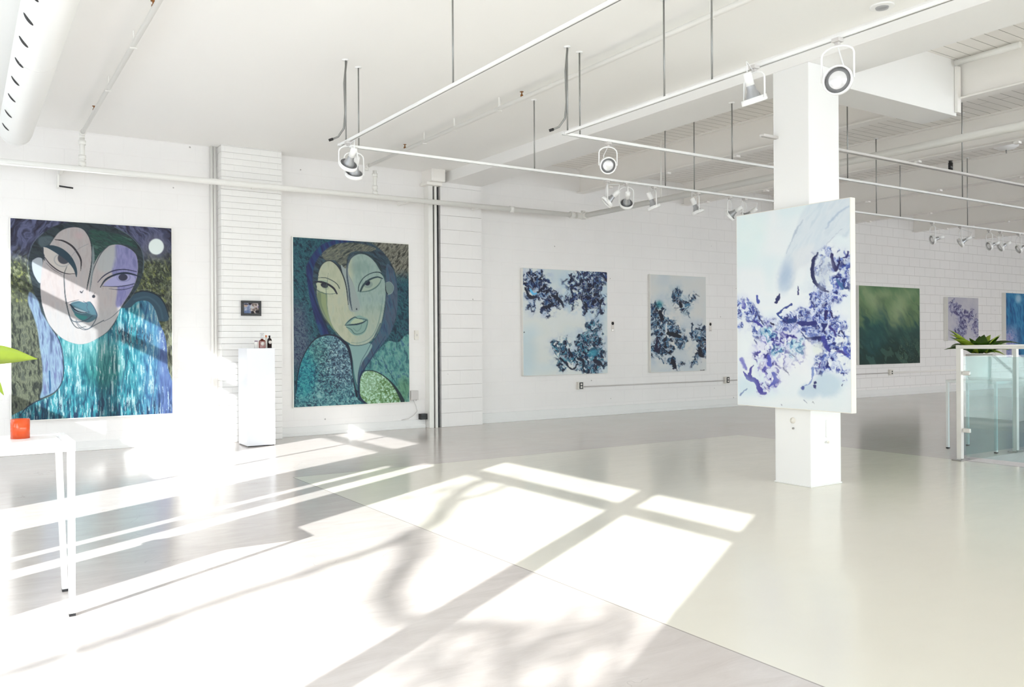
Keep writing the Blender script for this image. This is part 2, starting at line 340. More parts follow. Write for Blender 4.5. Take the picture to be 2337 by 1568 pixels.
    S([(1260,880),(1215,980),(1200,1120),(1205,1280),(1260,1380),(1340,1440)], [30,26,22,28,36,30], (24,36,64), .95, .6)
    S([(1640,280),(1520,470),(1400,660),(1290,830),(1220,960)], [6,10,14,20,16], (26,46,76), .9, .6)
    S([(1560,60),(1450,300),(1330,540),(1240,700),(1190,900),(1175,1080)], [14,10,8,8,14,12], (34,60,82), .9, .6)
    return c

def blooms(c, spots, pal, cell=9, seed=0, halo=(150,170,210), edge=.55, wob=1.6, dark=.5):
    """clustered petals: each spot (x, y, rx, ry, angle, strength)"""
    X, Y = c.X, c.Y
    wx = fbm(X/cell/1.3, Y/cell/1.3, seed, 3)-.5; wy = fbm(X/cell/1.3, Y/cell/1.3, seed+9, 3)-.5
    m = np.zeros(X.shape); h = np.zeros(X.shape)
    c.X = X+wx*cell*wob*1.5; c.Y = Y+wy*cell*wob*1.5
    for (x, y, rx, ry, a, k) in spots:
        m = np.maximum(m, k*c.ell(x, y, rx, ry, a, edge)); h = np.maximum(h, k*c.ell(x, y, rx*1.35, ry*1.35, a, .7))
    c.X, c.Y = X, Y
    qx = X+cell*2.2*wx; qy = Y+cell*2.2*wy
    p = norm(fbm(qx/(cell*.75), qy/(cell*.95), seed+20, 2))
    q = norm(fbm(qx/(cell*.5)+9, qy/(cell*.8), seed+25, 2))
    r = np.abs(fbm(qx/(cell*1.2), qy/(cell*1.4), seed+30, 2)-.5)
    c.blend(h*.75*smooth(.15,.75,norm(fbm(X/cell/1.4, Y/cell/1.4, seed+40, 3))), halo)
    g = smooth(.38,.66, p*.75+m*.5-.05)*smooth(0,.35,m)
    t = np.clip((q-.5)*1.7+.5, 0, 1)
    c.ramp(g, t, pal)
    c.blend(g*smooth(.62,.80,p)*dark, pal[0])
    c.blend(g*(1-smooth(.012, .05, r))*.7, (214,224,236))
    return m

def paint_white_bloom_large():
    c = Canvas(210, 210, [(1195,612),(1385,620),(1386,852),(1192,857)], (216,224,224))
    c.frame(1180, 600, 6.03)
    one = np.ones(c.X.shape)
    c.ramp(one*.6, norm(fbm(c.X/50, c.Y/40, 201, 2)), [(206,222,228),(222,226,222),(226,230,230)])
    c.blend(c.ell(560,170,240,140,0,.8)*.5, (186,208,222)); c.blend(c.ell(120,1200,120,260,0,.8)*.5, (178,204,216)); c.blend(c.ell(1120,700,160,200,0,.8)*.4,(180,206,222))
    D = [(18,20,48),(24,44,96),(60,100,150),(150,176,206),(20,26,54)]
    blooms(c, [(240,250,150,140,0,1),(330,290,90,110,30,.9),(200,470,110,70,10,.8),(430,470,90,150,-30,.95),(560,520,80,110,-40,.9),(420,600,90,110,0,.7),(180,590,60,100,0,.45)], D, 8, 210, (160,178,212))
    blooms(c, [(800,300,130,120,0,.9),(760,470,90,130,0,.85),(900,190,90,110,0,.7),(1050,280,140,170,0,1),(1040,500,150,170,0,1),(1150,160,120,50,10,1),(1140,600,60,90,0,.8),(940,600,50,90,10,.8)], [(12,16,44),(20,34,86),(36,60,120),(120,150,180),(18,30,50)], 8, 230, (150,186,214))
    blooms(c, [(600,1150,120,110,0,.85),(520,1160,60,120,0,.8),(700,1300,150,110,20,.9),(900,1080,90,120,0,.9),(1050,880,90,110,0,.85),(1060,1050,110,150,0,1),(1000,1250,180,130,0,1),(1100,1370,110,100,20,1),(1010,1460,120,60,0,1),(820,1400,90,70,0,.7),(620,1400,60,90,0,.5)], [(14,18,42),(24,50,90),(50,96,130),(36,130,150),(150,180,200),(18,28,56)], 8, 250, (150,172,202))
    c.wobble(2.2, 5)
    S = lambda p, w, col=(20,24,46), a=.95, soft=.6: c.stroke(p, w, col, a, soft)
    S([(180,360),(230,420),(290,400)], [20,30,16], (96,190,236)); S([(200,200),(220,250)], [16,30]); S([(300,230),(350,180)], [20,30]); S([(280,400),(340,360),(390,300)], [26,36,20])
    S([(120,340),(150,430),(200,470),(270,460)], [20,40,50,20]); S([(390,440),(420,380),(440,360)], [10,40,20]); S([(380,600),(440,590),(490,550)], [40,50,30]); S([(470,440),(540,470),(600,530),(630,600)], [20,50,40,12])
    S([(720,330),(790,310),(850,300),(890,230),(960,220)], [14,22,20,26,10]); S([(1000,400),(1040,350),(1070,340)], [6,10,6], (220,230,236)); S([(1040,360),(1045,460)], [8,10], (214,226,232))
    S([(940,560),(950,660)], [40,14]); S([(1150,500),(1140,640)], [30,16]); S([(580,1310),(660,1380),(750,1470),(820,1390)], [30,30,20,24]); S([(830,1310),(900,1350),(900,1480)], [40,40,20])
    S([(1060,1340),(1120,1380),(1190,1430)], [50,60,16]); S([(700,1180),(740,1270)], [30,40]); c.blend(c.ell(1050,1230,60,50,0,.5)*.8,(60,150,176)); c.blend(c.ell(90,942,8,8,0,.3), (60,70,80))
    return c

def paint_white_bloom_narrow():
    c = Canvas(150, 240, [(1484,627),(1610,631),(1611,845),(1485,850)], (206,212,214))
    c.frame(1470, 620, 6.67)
    one = np.ones(c.X.shape)
    c.ramp(one*.7, norm(fbm(c.X/28, c.Y/34, 301, 2)), [(196,206,214),(212,216,216),(218,216,212)])
    P = [(14,14,34),(20,44,84),(40,96,136),(130,160,184),(14,26,48)]
    blooms(c, [(520,420,90,130,-20,.95),(610,520,60,120,-20,.8),(480,330,60,60,0,.5)], P, 7, 310, (140,170,190))
    blooms(c, [(180,600,120,120,0,.9),(220,760,130,130,20,.95),(370,800,90,120,-20,.9),(480,930,110,100,20,1),(540,1060,90,110,0,.9),(240,960,100,130,0,.85),(310,1100,120,120,0,.95),(180,1180,90,120,0,.95),(330,1220,70,70,0,.8)], P, 7, 330, (150,174,196))
    blooms(c, [(740,920,40,120,0,.9),(850,950,90,120,0,.95),(890,1130,70,130,0,1),(850,1230,60,80,20,1),(440,1390,60,90,-20,.85),(330,1370,70,40,0,.5),(550,1410,50,50,0,.6),(750,1380,70,60,30,.6),(770,1300,40,80,20,.5),(740,400,60,90,30,.3)], P, 7, 350, (164,178,198))
    c.wobble(1.8, 4.5)
    S = lambda p, w, col=(16,14,32), a=.95, soft=.6: c.stroke(p, w, col, a, soft)
    S([(330,800),(330,940),(380,1010)], [20,26,16], (222,226,228)); S([(240,610),(270,720)], [50,50]); S([(360,940),(470,960),(540,990)], [60,70,40], (14,22,36)); S([(540,470),(560,520)], [40,50])
    S([(190,1000),(180,1200),(240,1140),(200,1020)], [16,60,20,14], (26,20,50)); S([(840,1170),(850,1260),(890,1290)], [50,60,20]); S([(430,1360),(460,1440)], [60,50]); c.blend(c.ell(225,505,44,50,0,.9)*.7, (20,120,136))
    S([(850,1500),(910,1500)], [10,14])
    return c

def paint_violet_wave():
    c = Canvas(250, 370, [(1681,490),(1940,455),(1946,942),(1684,925)], (232,240,246))
    one = np.ones(c.X.shape)
    c.frame(1670, 450, 6.271)
    c.ramp(one*.7, norm(fbm(c.X/60, c.Y/60, 401, 2)), [(222,238,244),(238,242,246),(230,238,246)])
    c.blend(c.inside([(60,280),(500,250),(420,800),(80,900)], 20)*.5, (222,244,244))
    fan = c.inside([(1100,120),(1680,20),(1680,560),(1500,560),(1300,760),(1180,900),(960,1020),(880,1290),(690,1290),(780,820),(900,560)], 5)
    c.ramp(fan*.75, norm(c.streak(9, 5, -60, 405, 2, 20)), [(196,212,226),(216,226,236),(206,220,232)])
    c.blend(c.inside([(900,780),(1180,680),(1150,960),(960,1040),(870,1300),(880,1000)], 8)*.7, (228,232,238))
    c.wobble(2.8, 7)
    S = lambda p, w, col=(40,44,92), a=.95, soft=.6: c.stroke(p, w, col, a, soft)
    S([(1030,330),(930,480),(860,640),(790,800)], [6,26,10,4], (170,186,206), .8, 2); S([(1680,150),(1560,220),(1440,340),(1360,460)], [10,20,26,8], (150,174,204), .7, 3)
    S([(1600,460),(1420,620),(1330,760)], [3,8,6], (170,180,200), .8, 1)
    c.blend(c.ell(780,1120,90,200,10,.8)*.6, (160,184,216))
    P = [(44,50,116),(70,92,176),(124,146,212),(186,200,232),(226,232,244),(84,98,180)]
    PV = [(52,48,128),(92,92,180),(150,150,214),(206,206,238),(236,240,248)]
    T = [(40,80,140),(90,150,200),(160,206,224),(220,236,244)]
    # right cascade
    blooms(c, [(1400,960,190,230,0,.55),(1600,980,110,180,0,.75),(1560,1240,120,150,0,.85),(1320,1400,180,130,20,.95),(1480,1380,110,90,0,.7)], P, 12, 410, (206,216,232), .6, 1.2, .25)
    S([(1250,790),(1190,900),(1170,1060),(1210,1220),(1290,1300),(1400,1350)], [18,56,56,50,60,20], (36,40,86)); S([(1250,810),(1205,960),(1200,1100)], 14, (110,120,160), .7, 1.5)
    S([(1440,830),(1460,930),(1500,1040),(1540,960),(1550,860)], [50,56,50,30,12], (40,38,88)); S([(1590,880),(1650,860),(1680,800)], [16,30,30], (44,46,110))
    S([(1520,1180),(1570,1260),(1600,1320)], [30,60,30], (70,110,160)); S([(1600,1180),(1620,1300),(1680,1300)], [12,26,30], (50,64,120))
    c.blend(c.ell(1340,1080,110,200,10,.5)*.75, (204,214,226)); S([(1640,1000),(1590,1130)], [6,14], (200,214,224))
    S([(640,1500),(680,1430),(700,1380)], [50,50,10], (40,42,96)); S([(960,1270),(970,1380)], [14,20], (52,54,110)); S([(370,1400),(390,1500)], [30,30], (70,84,170)); S([(170,1480),(180,1568)], [50,60], (76,80,170)); S([(220,1430),(240,1460)], [10,24], (84,90,180))
    c.frame(1670, 690, 6.15)
    blooms(c, [(120,60,90,130,0,.75),(300,200,90,200,-25,.8),(110,330,50,40,0,.8),(360,420,80,120,-20,.75),(560,320,150,90,0,.8),(700,330,160,70,0,.9),(860,250,150,110,-20,1),(1020,200,130,110,-20,.9),(1090,310,140,100,0,1),(1180,470,130,110,10,1)], P, 11, 430, (206,214,240), .6, 1.2, .25)
    blooms(c, [(1250,120,120,200,10,1),(1340,170,90,150,0,1),(1420,360,150,150,0,.9),(1560,420,90,140,0,.8),(1350,560,110,120,0,1),(1560,640,120,110,10,.9),(1650,720,60,60,0,.8),(1450,780,160,110,0,.7),(1280,880,110,120,0,.75),(1500,900,130,70,10,.6),(1600,1020,40,90,0,.7)], P, 11, 450, (206,216,240), .6, 1.2, .25)
    blooms(c, [(520,460,130,130,0,.7),(600,600,150,160,0,.75),(780,640,170,230,10,.8),(900,680,130,180,0,.65),(370,700,80,130,0,.7),(530,760,80,130,0,.9),(780,850,110,110,0,.6),(480,920,80,140,0,.5),(600,1080,90,120,0,.85),(460,1200,70,110,0,.5)], PV, 11, 470, (206,206,240), .6, 1.2, .25)
    blooms(c, [(520,430,90,90,0,.8),(920,640,90,120,0,.7),(640,690,90,80,0,.6)], T, 9, 490, (200,230,236), .6, 1.2, .2)
    S([(340,90),(390,190),(450,290)], [8,12,16]); S([(660,160),(750,80),(850,20)], [30,20,40], (50,66,140)); S([(640,150),(700,210),(770,250)], [10,24,10], (54,80,150)); S([(300,230),(370,280),(430,330)], [20,36,30], (72,72,160))
    S([(970,290),(1080,300),(1190,290)], [50,70,60], (48,52,120)); S([(1080,500),(1160,510),(1250,490)], [20,50,30], (36,44,100)); S([(1000,420),(1060,500),(1130,560)], [20,20,10], (50,64,120)); S([(820,260),(900,260)], [60,60], (40,60,124))
    S([(1340,140),(1330,240)], [60,30], (44,40,100)); S([(1300,500),(1340,600),(1390,690)], [60,60,30], (60,64,150)); S([(1400,130),(1440,210)], [20,26], (44,40,100)); S([(1600,640),(1630,740),(1680,740)], [40,50,16], (84,96,190)); S([(1470,690),(1560,700),(1620,740)], [16,40,30], (70,66,140))
    S([(1520,430),(1550,400),(1590,450)], [24,16,20], (40,44,100)); S([(1390,340),(1450,400),(1480,480)], [30,26,10], (60,54,130)); S([(330,530),(360,570)], [16,14], (50,56,120)); S([(560,280),(600,310)], [20,24], (30,26,70)); S([(1260,840),(1250,900)], [20,30], (70,64,140))
    S([(165,980),(240,1060),(350,1120),(420,1260),(480,1290)], [20,60,70,60,40], (76,72,160)); S([(320,880),(270,930),(260,1050)], [14,30,60], (70,66,150)); S([(140,800),(200,930)], [60,40], (110,110,196), .8, 2)
    S([(730,920),(780,970),(820,1025)], [12,24,4]); S([(120,1310),(210,1230)], [26,16], (70,84,150)); S([(600,1000),(630,1100),(540,1180)], [50,70,30], (76,84,180)); S([(530,760),(540,870)], [50,60], (84,90,190)); S([(870,740),(900,760)], [20,14], (50,60,110))
    c.blend(c.ell(900,960,260,330,20,.6)*.5, (240,242,246)); c.blend(c.ell(240,600,130,160,0,.7)*.5, (238,246,248)); c.blend(c.ell(1230,650,80,90,0,.5)*.85, (232,238,234)); c.blend(c.ell(1090,620,50,120,10,.6)*.7, (240,240,244))
    c.blend(c.ell(1360,1160,200,170,0,.35)*.75, (190,212,228)); c.blend(c.ell(1090,1260,130,110,0,.4)*.7, (186,208,226)); c.blend(c.ell(200,1200,130,150,0,.7)*.5, (196,226,238))
    S([(1160,930),(1140,1080),(1100,1150),(1020,1190)], [40,18,14,10], (130,150,206)); c.blend(c.ell(1012,1208,28,30,0,.2), (84,96,160)); c.blend(c.ell(1195,1128,18,18,0,.2),(56,60,110)); c.blend(c.ell(1188,1180,26,26,0,.2), (64,68,120)); S([(1030,1380),(1080,1415)], [8,10], (60,70,110)); S([(1150,1420),(1165,1400),(1185,1425)], [4,12,4], (40,44,60)); c.blend(c.ell(1572,1162,8,10,0,.2),(50,56,110)); c.blend(c.ell(720,1450,9,9,0,.3),(60,60,100))
    c.blend(smooth(1250,1420, (c.Y-690)*6.15)*.6*(1-c.ell(1360,1160,240,200,0,.4)), (236,242,244))
    c.C = c.C*.95
    return c

def paint_green():
    c = Canvas(140, 110, [(1960,652),(2097,658),(2099,829),(1959,832)], (70,100,80))
    one = np.ones(c.X.shape); c.frame(1900, 560, 3.016)
    t = norm(c.streak(8, 3.5, 60, 501, 3, 30)); v = c.v
    c.ramp(one, np.clip(v*1.15+(t-.5)*.35, 0, 1), [(84,122,84),(108,136,96),(88,114,84),(50,84,76),(34,64,62),(26,50,46)])
    for (x, y, rx, ry, a, k) in [(260,360,40,110,-35,.55),(450,430,50,110,15,.6),(360,330,50,30,0,.4),(540,330,40,30,-40,.4)]: c.blend(c.ell(x,y,rx,ry,a,.9)*k, (164,178,140))
    c.blend((t > .72)*smooth(.5,.8,v)*.4, (96,130,110)); c.blend(c.squiggle(3, 505, .05)*smooth(.55,.8,v)*(c.u > .65)*.4, (150,160,120)); c.blend(c.ell(280,640,70,150,10,.8)*.35, (30,90,96))
    return c
def paint_lilac():
    c = Canvas(80, 80, [(2158,678),(2228,681),(2228,777),(2158,777)], (190,188,198))
    c.frame(1900, 560, 3.016); one = np.ones(c.X.shape)
    c.ramp(one*.6, norm(c.streak(8,2,80,511,2)), [(180,180,194),(200,198,204)])
    blooms(c, [(830,440,34,60,-30,.9),(880,520,40,60,0,.95),(940,500,34,50,0,.8),(970,560,26,60,0,.8),(860,600,34,50,0,.9)], [(70,66,110),(110,108,150),(160,158,186)], 5, 515, (168,166,190))
    return c
def paint_blue():
    c = Canvas(100, 120, [(2290,669),(2420,674),(2420,820),(2290,822)], (40,110,160))
    one = np.ones(c.X.shape)
    c.ramp(one, norm(c.streak(6, 4, 80, 521, 3, 14)), [(20,76,130),(34,110,164),(60,140,186),(24,90,150)])
    c.frame(1900, 560, 3.016); c.blend(c.ell(1280,370,24,30,0,.6), (150,190,214))
    lo = smooth(.4,.7,c.v)*(1-smooth(.1,.35,c.u)); c.ramp(lo, norm(c.streak(3,2,60,525,3,10)), [(120,116,170),(170,170,206),(90,120,180)])
    return c
def paint_snapshot():
    c = Canvas(48, 34, [(0,0),(48,0),(48,34),(0,34)], (120,130,160)); c.frame(0,0,1)
    one = np.ones(c.X.shape)
    c.ramp(one, norm(fbm(c.X/7,c.Y/7,531,2)), [(96,112,150),(140,150,176),(176,180,196)])
    c.ramp(one*smooth(.42,.5,c.u), norm(fbm(c.X/4,c.Y/4,533,3)), [(60,52,64),(150,134,120),(214,206,204),(110,96,130)])
    c.blend(c.ell(6,8,6,5)*.9,(190,160,140)); c.blend(c.ell(8,4,7,3)*.9,(70,66,80)); c.blend(c.ell(43,28,6,5),(20,16,24)); c.blend(c.ell(28,31,5,5),(26,22,34)); c.blend(c.ell(27,13,5,4)*.8,(190,196,196)); c.blend(c.ell(10,30,14,4)*.6,(80,104,150)); c.blend(c.ell(20,2,5,4),(30,24,34))
    return c
# ================================================================ scene helpers
import bpy, bmesh, math, random
from mathutils import Vector, Matrix
random.seed(4)
SC = bpy.context.scene
COL = SC.collection
ORIG = {}

def new_obj(name, data, parent=None, loc=(0, 0, 0)):
    o = bpy.data.objects.new(name, data); COL.objects.link(o)
    if parent is not None:
        o.parent = parent; ORIG[o] = ORIG[parent]
    else:
        o.location = loc; ORIG[o] = Vector(loc)
    return o

def thing(name, label, cat, loc=(0, 0, 0), group=None):
    o = new_obj(name, None, None, loc); o.empty_display_size = .1
    o['label'] = label; o['category'] = cat
    if group: o['group'] = group
    return o

class MB:
    """collects shapes in world coordinates and links them as ONE mesh object"""
    def __init__(s): s.bm = bmesh.new()
    def box(s, x0, x1, y0, y1, z0, z1):
        v = [s.bm.verts.new(p) for p in ((x0,y0,z0),(x1,y0,z0),(x1,y1,z0),(x0,y1,z0),(x0,y0,z1),(x1,y0,z1),(x1,y1,z1),(x0,y1,z1))]
        for f in ((0,3,2,1),(4,5,6,7),(0,1,5,4),(1,2,6,5),(2,3,7,6),(3,0,4,7)): s.bm.faces.new([v[i] for i in f])
        return s
    def prism(s, base, top):
        a = [s.bm.verts.new(p) for p in base]; b = [s.bm.verts.new(p) for p in top]; n = len(a)
        s.bm.faces.new(a[::-1]); s.bm.faces.new(b)
        for i in range(n): s.bm.faces.new([a[i], a[(i+1) % n], b[(i+1) % n], b[i]])
        return s
    def leg(s, p, q, w0, w1=None):
        """square bar from p to q, horizontal square section"""
        w1 = w1 or w0; p = Vector(p); q = Vector(q)
        d = (q-p).normalized()
        if abs(d.z) > .3: u, v = Vector((1,0,0)), Vector((0,1,0))
        else: v = Vector((0,0,1)); u = v.cross(d).normalized()
        S = ((-1,-1),(1,-1),(1,1),(-1,1))
        A = [p+u*a*w0/2+v*b*w0/2 for a, b in S]; B = [q+u*a*w1/2+v*b*w1/2 for a, b in S]
        return s.prism(A, B)
    def tube(s, pts, r, seg=12, cap=True):
        pts = [Vector(p) for p in pts]
        rs = r if isinstance(r, (list, tuple)) else [r]*len(pts)
        rings = []; ref = None
        for i, p in enumerate(pts):
            t = ((pts[min(i+1, len(pts)-1)]-p).normalized() + (p-pts[max(i-1, 0)]).normalized())
            t = t.normalized() if t.length > 1e-6 else Vector((0,0,1))
            if ref is None: ref = Vector((0,0,1)) if abs(t.z) < .9 else Vector((1,0,0))
            u = (ref - t*ref.dot(t)).normalized(); w = t.cross(u); ref = u
            rings.append([s.bm.verts.new(p+(u*math.cos(a)+w*math.sin(a))*rs[i]) for a in [2*math.pi*k/seg for k in range(seg)]])
        for i in range(len(rings)-1):
            for k in range(seg):
                f = s.bm.faces.new([rings[i][k], rings[i][(k+1) % seg], rings[i+1][(k+1) % seg], rings[i+1][k]]); f.smooth = True
        if cap:
            s.bm.faces.new(rings[0][::-1]); s.bm.faces.new(rings[-1])
        return s
    def lathe(s, c, axis, prof, seg=28, closed=False):
        """prof: (distance along axis, radius) pairs"""
        c = Vector(c); a = Vector(axis).normalized()
        ref = Vector((0,0,1)) if abs(a.z) < .9 else Vector((1,0,0))
        u = (ref-a*ref.dot(a)).normalized(); w = a.cross(u)
        rings = []
        for h, r in prof:
            if r < 1e-5: rings.append([s.bm.verts.new(c+a*h)])
            else: rings.append([s.bm.verts.new(c+a*h+(u*math.cos(t)+w*math.sin(t))*r) for t in [2*math.pi*k/seg for k in range(seg)]])
        for i in range(len(rings)-1):
            A, B = rings[i], rings[i+1]
            for k in range(seg):
                k2 = (k+1) % seg
                if len(A) == 1 and len(B) == 1: continue
                vs = [A[0], B[k2], B[k]] if len(A) == 1 else ([A[k], A[k2], B[0]] if len(B) == 1 else [A[k], A[k2], B[k2], B[k]])
                f = s.bm.faces.new(vs); f.smooth = True
        return s
    def leaf(s, base, direction, length, width, droop=.4, fold=.25, n=8, roll=0.):
        p = Vector(base); d = Vector(direction).normalized()
        prev = None
        side0 = d.cross(Vector((0,0,1)))
        side0 = side0.normalized() if side0.length > .05 else Vector((1,0,0))
        for i in range(n+1):
            t = i/n
            w = width*math.sin(math.pi*min(1, t**.75*.97+.03))*(1-.15*t)*.5
            up = side0.cross(d).normalized()
            side = (side0*math.cos(roll)+up*math.sin(roll))
            upn = side.cross(d).normalized()
            if i in (0, n): w = .0012
            row = [s.bm.verts.new(p-side*w+upn*w*fold), s.bm.verts.new(p), s.bm.verts.new(p+side*w+upn*w*fold)]
            if prev:
                for k in range(2):
                    f = s.bm.faces.new([prev[k], prev[k+1], row[k+1], row[k]]); f.smooth = True
            prev = row
            p = p + d*length/n
            d = (d + Vector((0,0,-droop/n))).normalized()
        return s
    def build(s, name, mat, parent=None, bev=0, solid=0, **tags):
        bm = s.bm
        bmesh.ops.recalc_face_normals(bm, faces=bm.faces)
        if parent is not None: org = ORIG[parent]
        elif 'loc' in tags: org = Vector(tags['loc'])
        else: org = Vector((0,0,0))
        if org.length: bmesh.ops.translate(bm, verts=bm.verts, vec=-org)
        me = bpy.data.meshes.new(name); bm.to_mesh(me); bm.free()
        me.materials.append(mat)
        o = new_obj(name, me, parent, org)
        if bev:
            m = o.modifiers.new('bevel', 'BEVEL'); m.width = bev; m.segments = 2; m.limit_method = 'ANGLE'
        if solid:
            m = o.modifiers.new('thickness', 'SOLIDIFY'); m.thickness = solid
        for k in ('label', 'category', 'group', 'kind'):
            if k in tags: o[k] = tags[k]
        return o

def struct(name, mb, mat, **k): return mb.build(name, mat, None, kind='structure', **k)

# ---------------------------------------------------------------- materials
def srgb(c):
    return tuple(((x/255)/12.92 if x/255 <= .04045 else ((x/255+.055)/1.055)**2.4) for x in c[:3])+(1,)
class NT:
    def __init__(s, name):
        s.m = bpy.data.materials.new(name); s.m.use_nodes = True
        s.t = s.m.node_tree; s.n = s.t.nodes; s.b = s.n['Principled BSDF']; s.out = s.n['Material Output']
    def add(s, typ, **k):
        n = s.n.new(typ)
        for a, v in k.items():
            if a.startswith('i_'): n.inputs[a[2:].replace('_', ' ')].default_value = v
            else: setattr(n, a, v)
        return n
    def link(s, a, b): s.t.links.new(a, b)
    def math(s, op, a, b=None, c=None):
        n = s.n.new('ShaderNodeMath'); n.operation = op
        for i, v in enumerate((a, b, c)):
            if v is None: continue
            if isinstance(v, (int, float)): n.inputs[i].default_value = v
            else: s.link(v, n.inputs[i])
        return n.outputs[0]
    def mix(s, f, a, b):
        n = s.n.new('ShaderNodeMix'); n.data_type = 'RGBA'
        for sock, v in ((n.inputs[0], f), (n.inputs[6], a), (n.inputs[7], b)):
            if isinstance(v, (int, float, tuple)): sock.default_value = v
            else: s.link(v, sock)
        return n.outputs[2]
    def coords(s):
        c = s.n.new('ShaderNodeTexCoord'); x = s.n.new('ShaderNodeSeparateXYZ'); s.link(c.outputs['Object'], x.inputs[0])
        return c.outputs['Object'], x.outputs[0], x.outputs[1], x.outputs[2]
    def bump(s, h, strength=.3, dist=.01, normal=None):
        b = s.n.new('ShaderNodeBump'); b.inputs['Strength'].default_value = strength; b.inputs['Distance'].default_value = dist
        s.link(h, b.inputs['Height'])
        if normal is not None: s.link(normal, b.inputs['Normal'])
        s.link(b.outputs[0], s.b.inputs['Normal']); return b.outputs[0]

def plain(name, col, rough=.5, metal=0., noise=.04, scale=6., bump=0., coat=0., spec=.5):
    t = NT(name); v, x, y, z = t.coords()
    nz = t.add('ShaderNodeTexNoise', i_Scale=scale, i_Detail=4.); t.link(v, nz.inputs['Vector'])
    c = srgb(col); d = tuple(a*(1-noise*2) for a in c[:3])+(1,)
    t.link(t.mix(nz.outputs[0], d, c), t.b.inputs['Base Color'])
    t.b.inputs['Roughness'].default_value = rough; t.b.inputs['Metallic'].default_value = metal
    t.b.inputs['Specular IOR Level'].default_value = spec
    if coat: t.b.inputs['Coat Weight'].default_value = coat; t.b.inputs['Coat Roughness'].default_value = .1
    if bump:
        n2 = t.add('ShaderNodeTexNoise', i_Scale=scale*6, i_Detail=5.); t.link(v, n2.inputs['Vector'])
        t.bump(n2.outputs[0], bump, .004)
    return t.m

def block_wall(name, col, bw, bh, axis='x', m0=.05, m1=.3, strength=.35, ramp=(8., 20.), specks=True, mortar=.006):
    """painted masonry: running bond, old chips and specks in the paint"""
    t = NT(name); v, x, y, z = t.coords()
    cb = t.n.new('ShaderNodeCombineXYZ')
    t.link({'x': x, 'y': y, 'xy': t.math('ADD', x, y)}[axis], cb.inputs[0]); t.link(z, cb.inputs[1])
    br = t.n.new('ShaderNodeTexBrick'); t.link(cb.outputs[0], br.inputs['Vector'])
    br.inputs['Scale'].default_value = 1; br.inputs['Brick Width'].default_value = bw; br.inputs['Row Height'].default_value = bh
    br.inputs['Mortar Size'].default_value = mortar; br.inputs['Mortar Smooth'].default_value = .4
    nz = t.add('ShaderNodeTexNoise', i_Scale=2.2, i_Detail=5.); t.link(v, nz.inputs['Vector'])
    mr = t.add('ShaderNodeMapRange'); t.link(x, mr.inputs[0])
    for i, q in enumerate((ramp[0], ramp[1], m0, m1)): mr.inputs[i+1].default_value = q
    vis = t.math('MULTIPLY', br.outputs['Fac'], t.math('MULTIPLY', mr.outputs[0], t.math('ADD', nz.outputs[0], .45)))
    c = srgb(col); d = tuple(a*.93 for a in c[:3])+(1,)
    base = t.mix(nz.outputs[0], d, c)
    base = t.mix(vis, base, srgb((120, 112, 108)))
    if specks:
        vo = t.add('ShaderNodeTexVoronoi', i_Scale=3.1); t.link(v, vo.inputs['Vector'])
        n3 = t.add('ShaderNodeTexNoise', i_Scale=40., i_Detail=3.); t.link(v, n3.inputs['Vector'])
        sp = t.math('LESS_THAN', t.math('ADD', vo.outputs['Distance'], t.math('MULTIPLY', n3.outputs[0], .04)), .053)
        base = t.mix(t.math('MULTIPLY', sp, .55), base, srgb((96, 88, 84)))
    t.link(base, t.b.inputs['Base Color']); t.b.inputs['Roughness'].default_value = .55
    n4 = t.add('ShaderNodeTexNoise', i_Scale=18., i_Detail=6.); t.link(v, n4.inputs['Vector'])
    hgt = t.math('SUBTRACT', t.math('MULTIPLY', n4.outputs[0], .5), br.outputs['Fac'])
    t.bump(hgt, strength, .012)
    return t.m

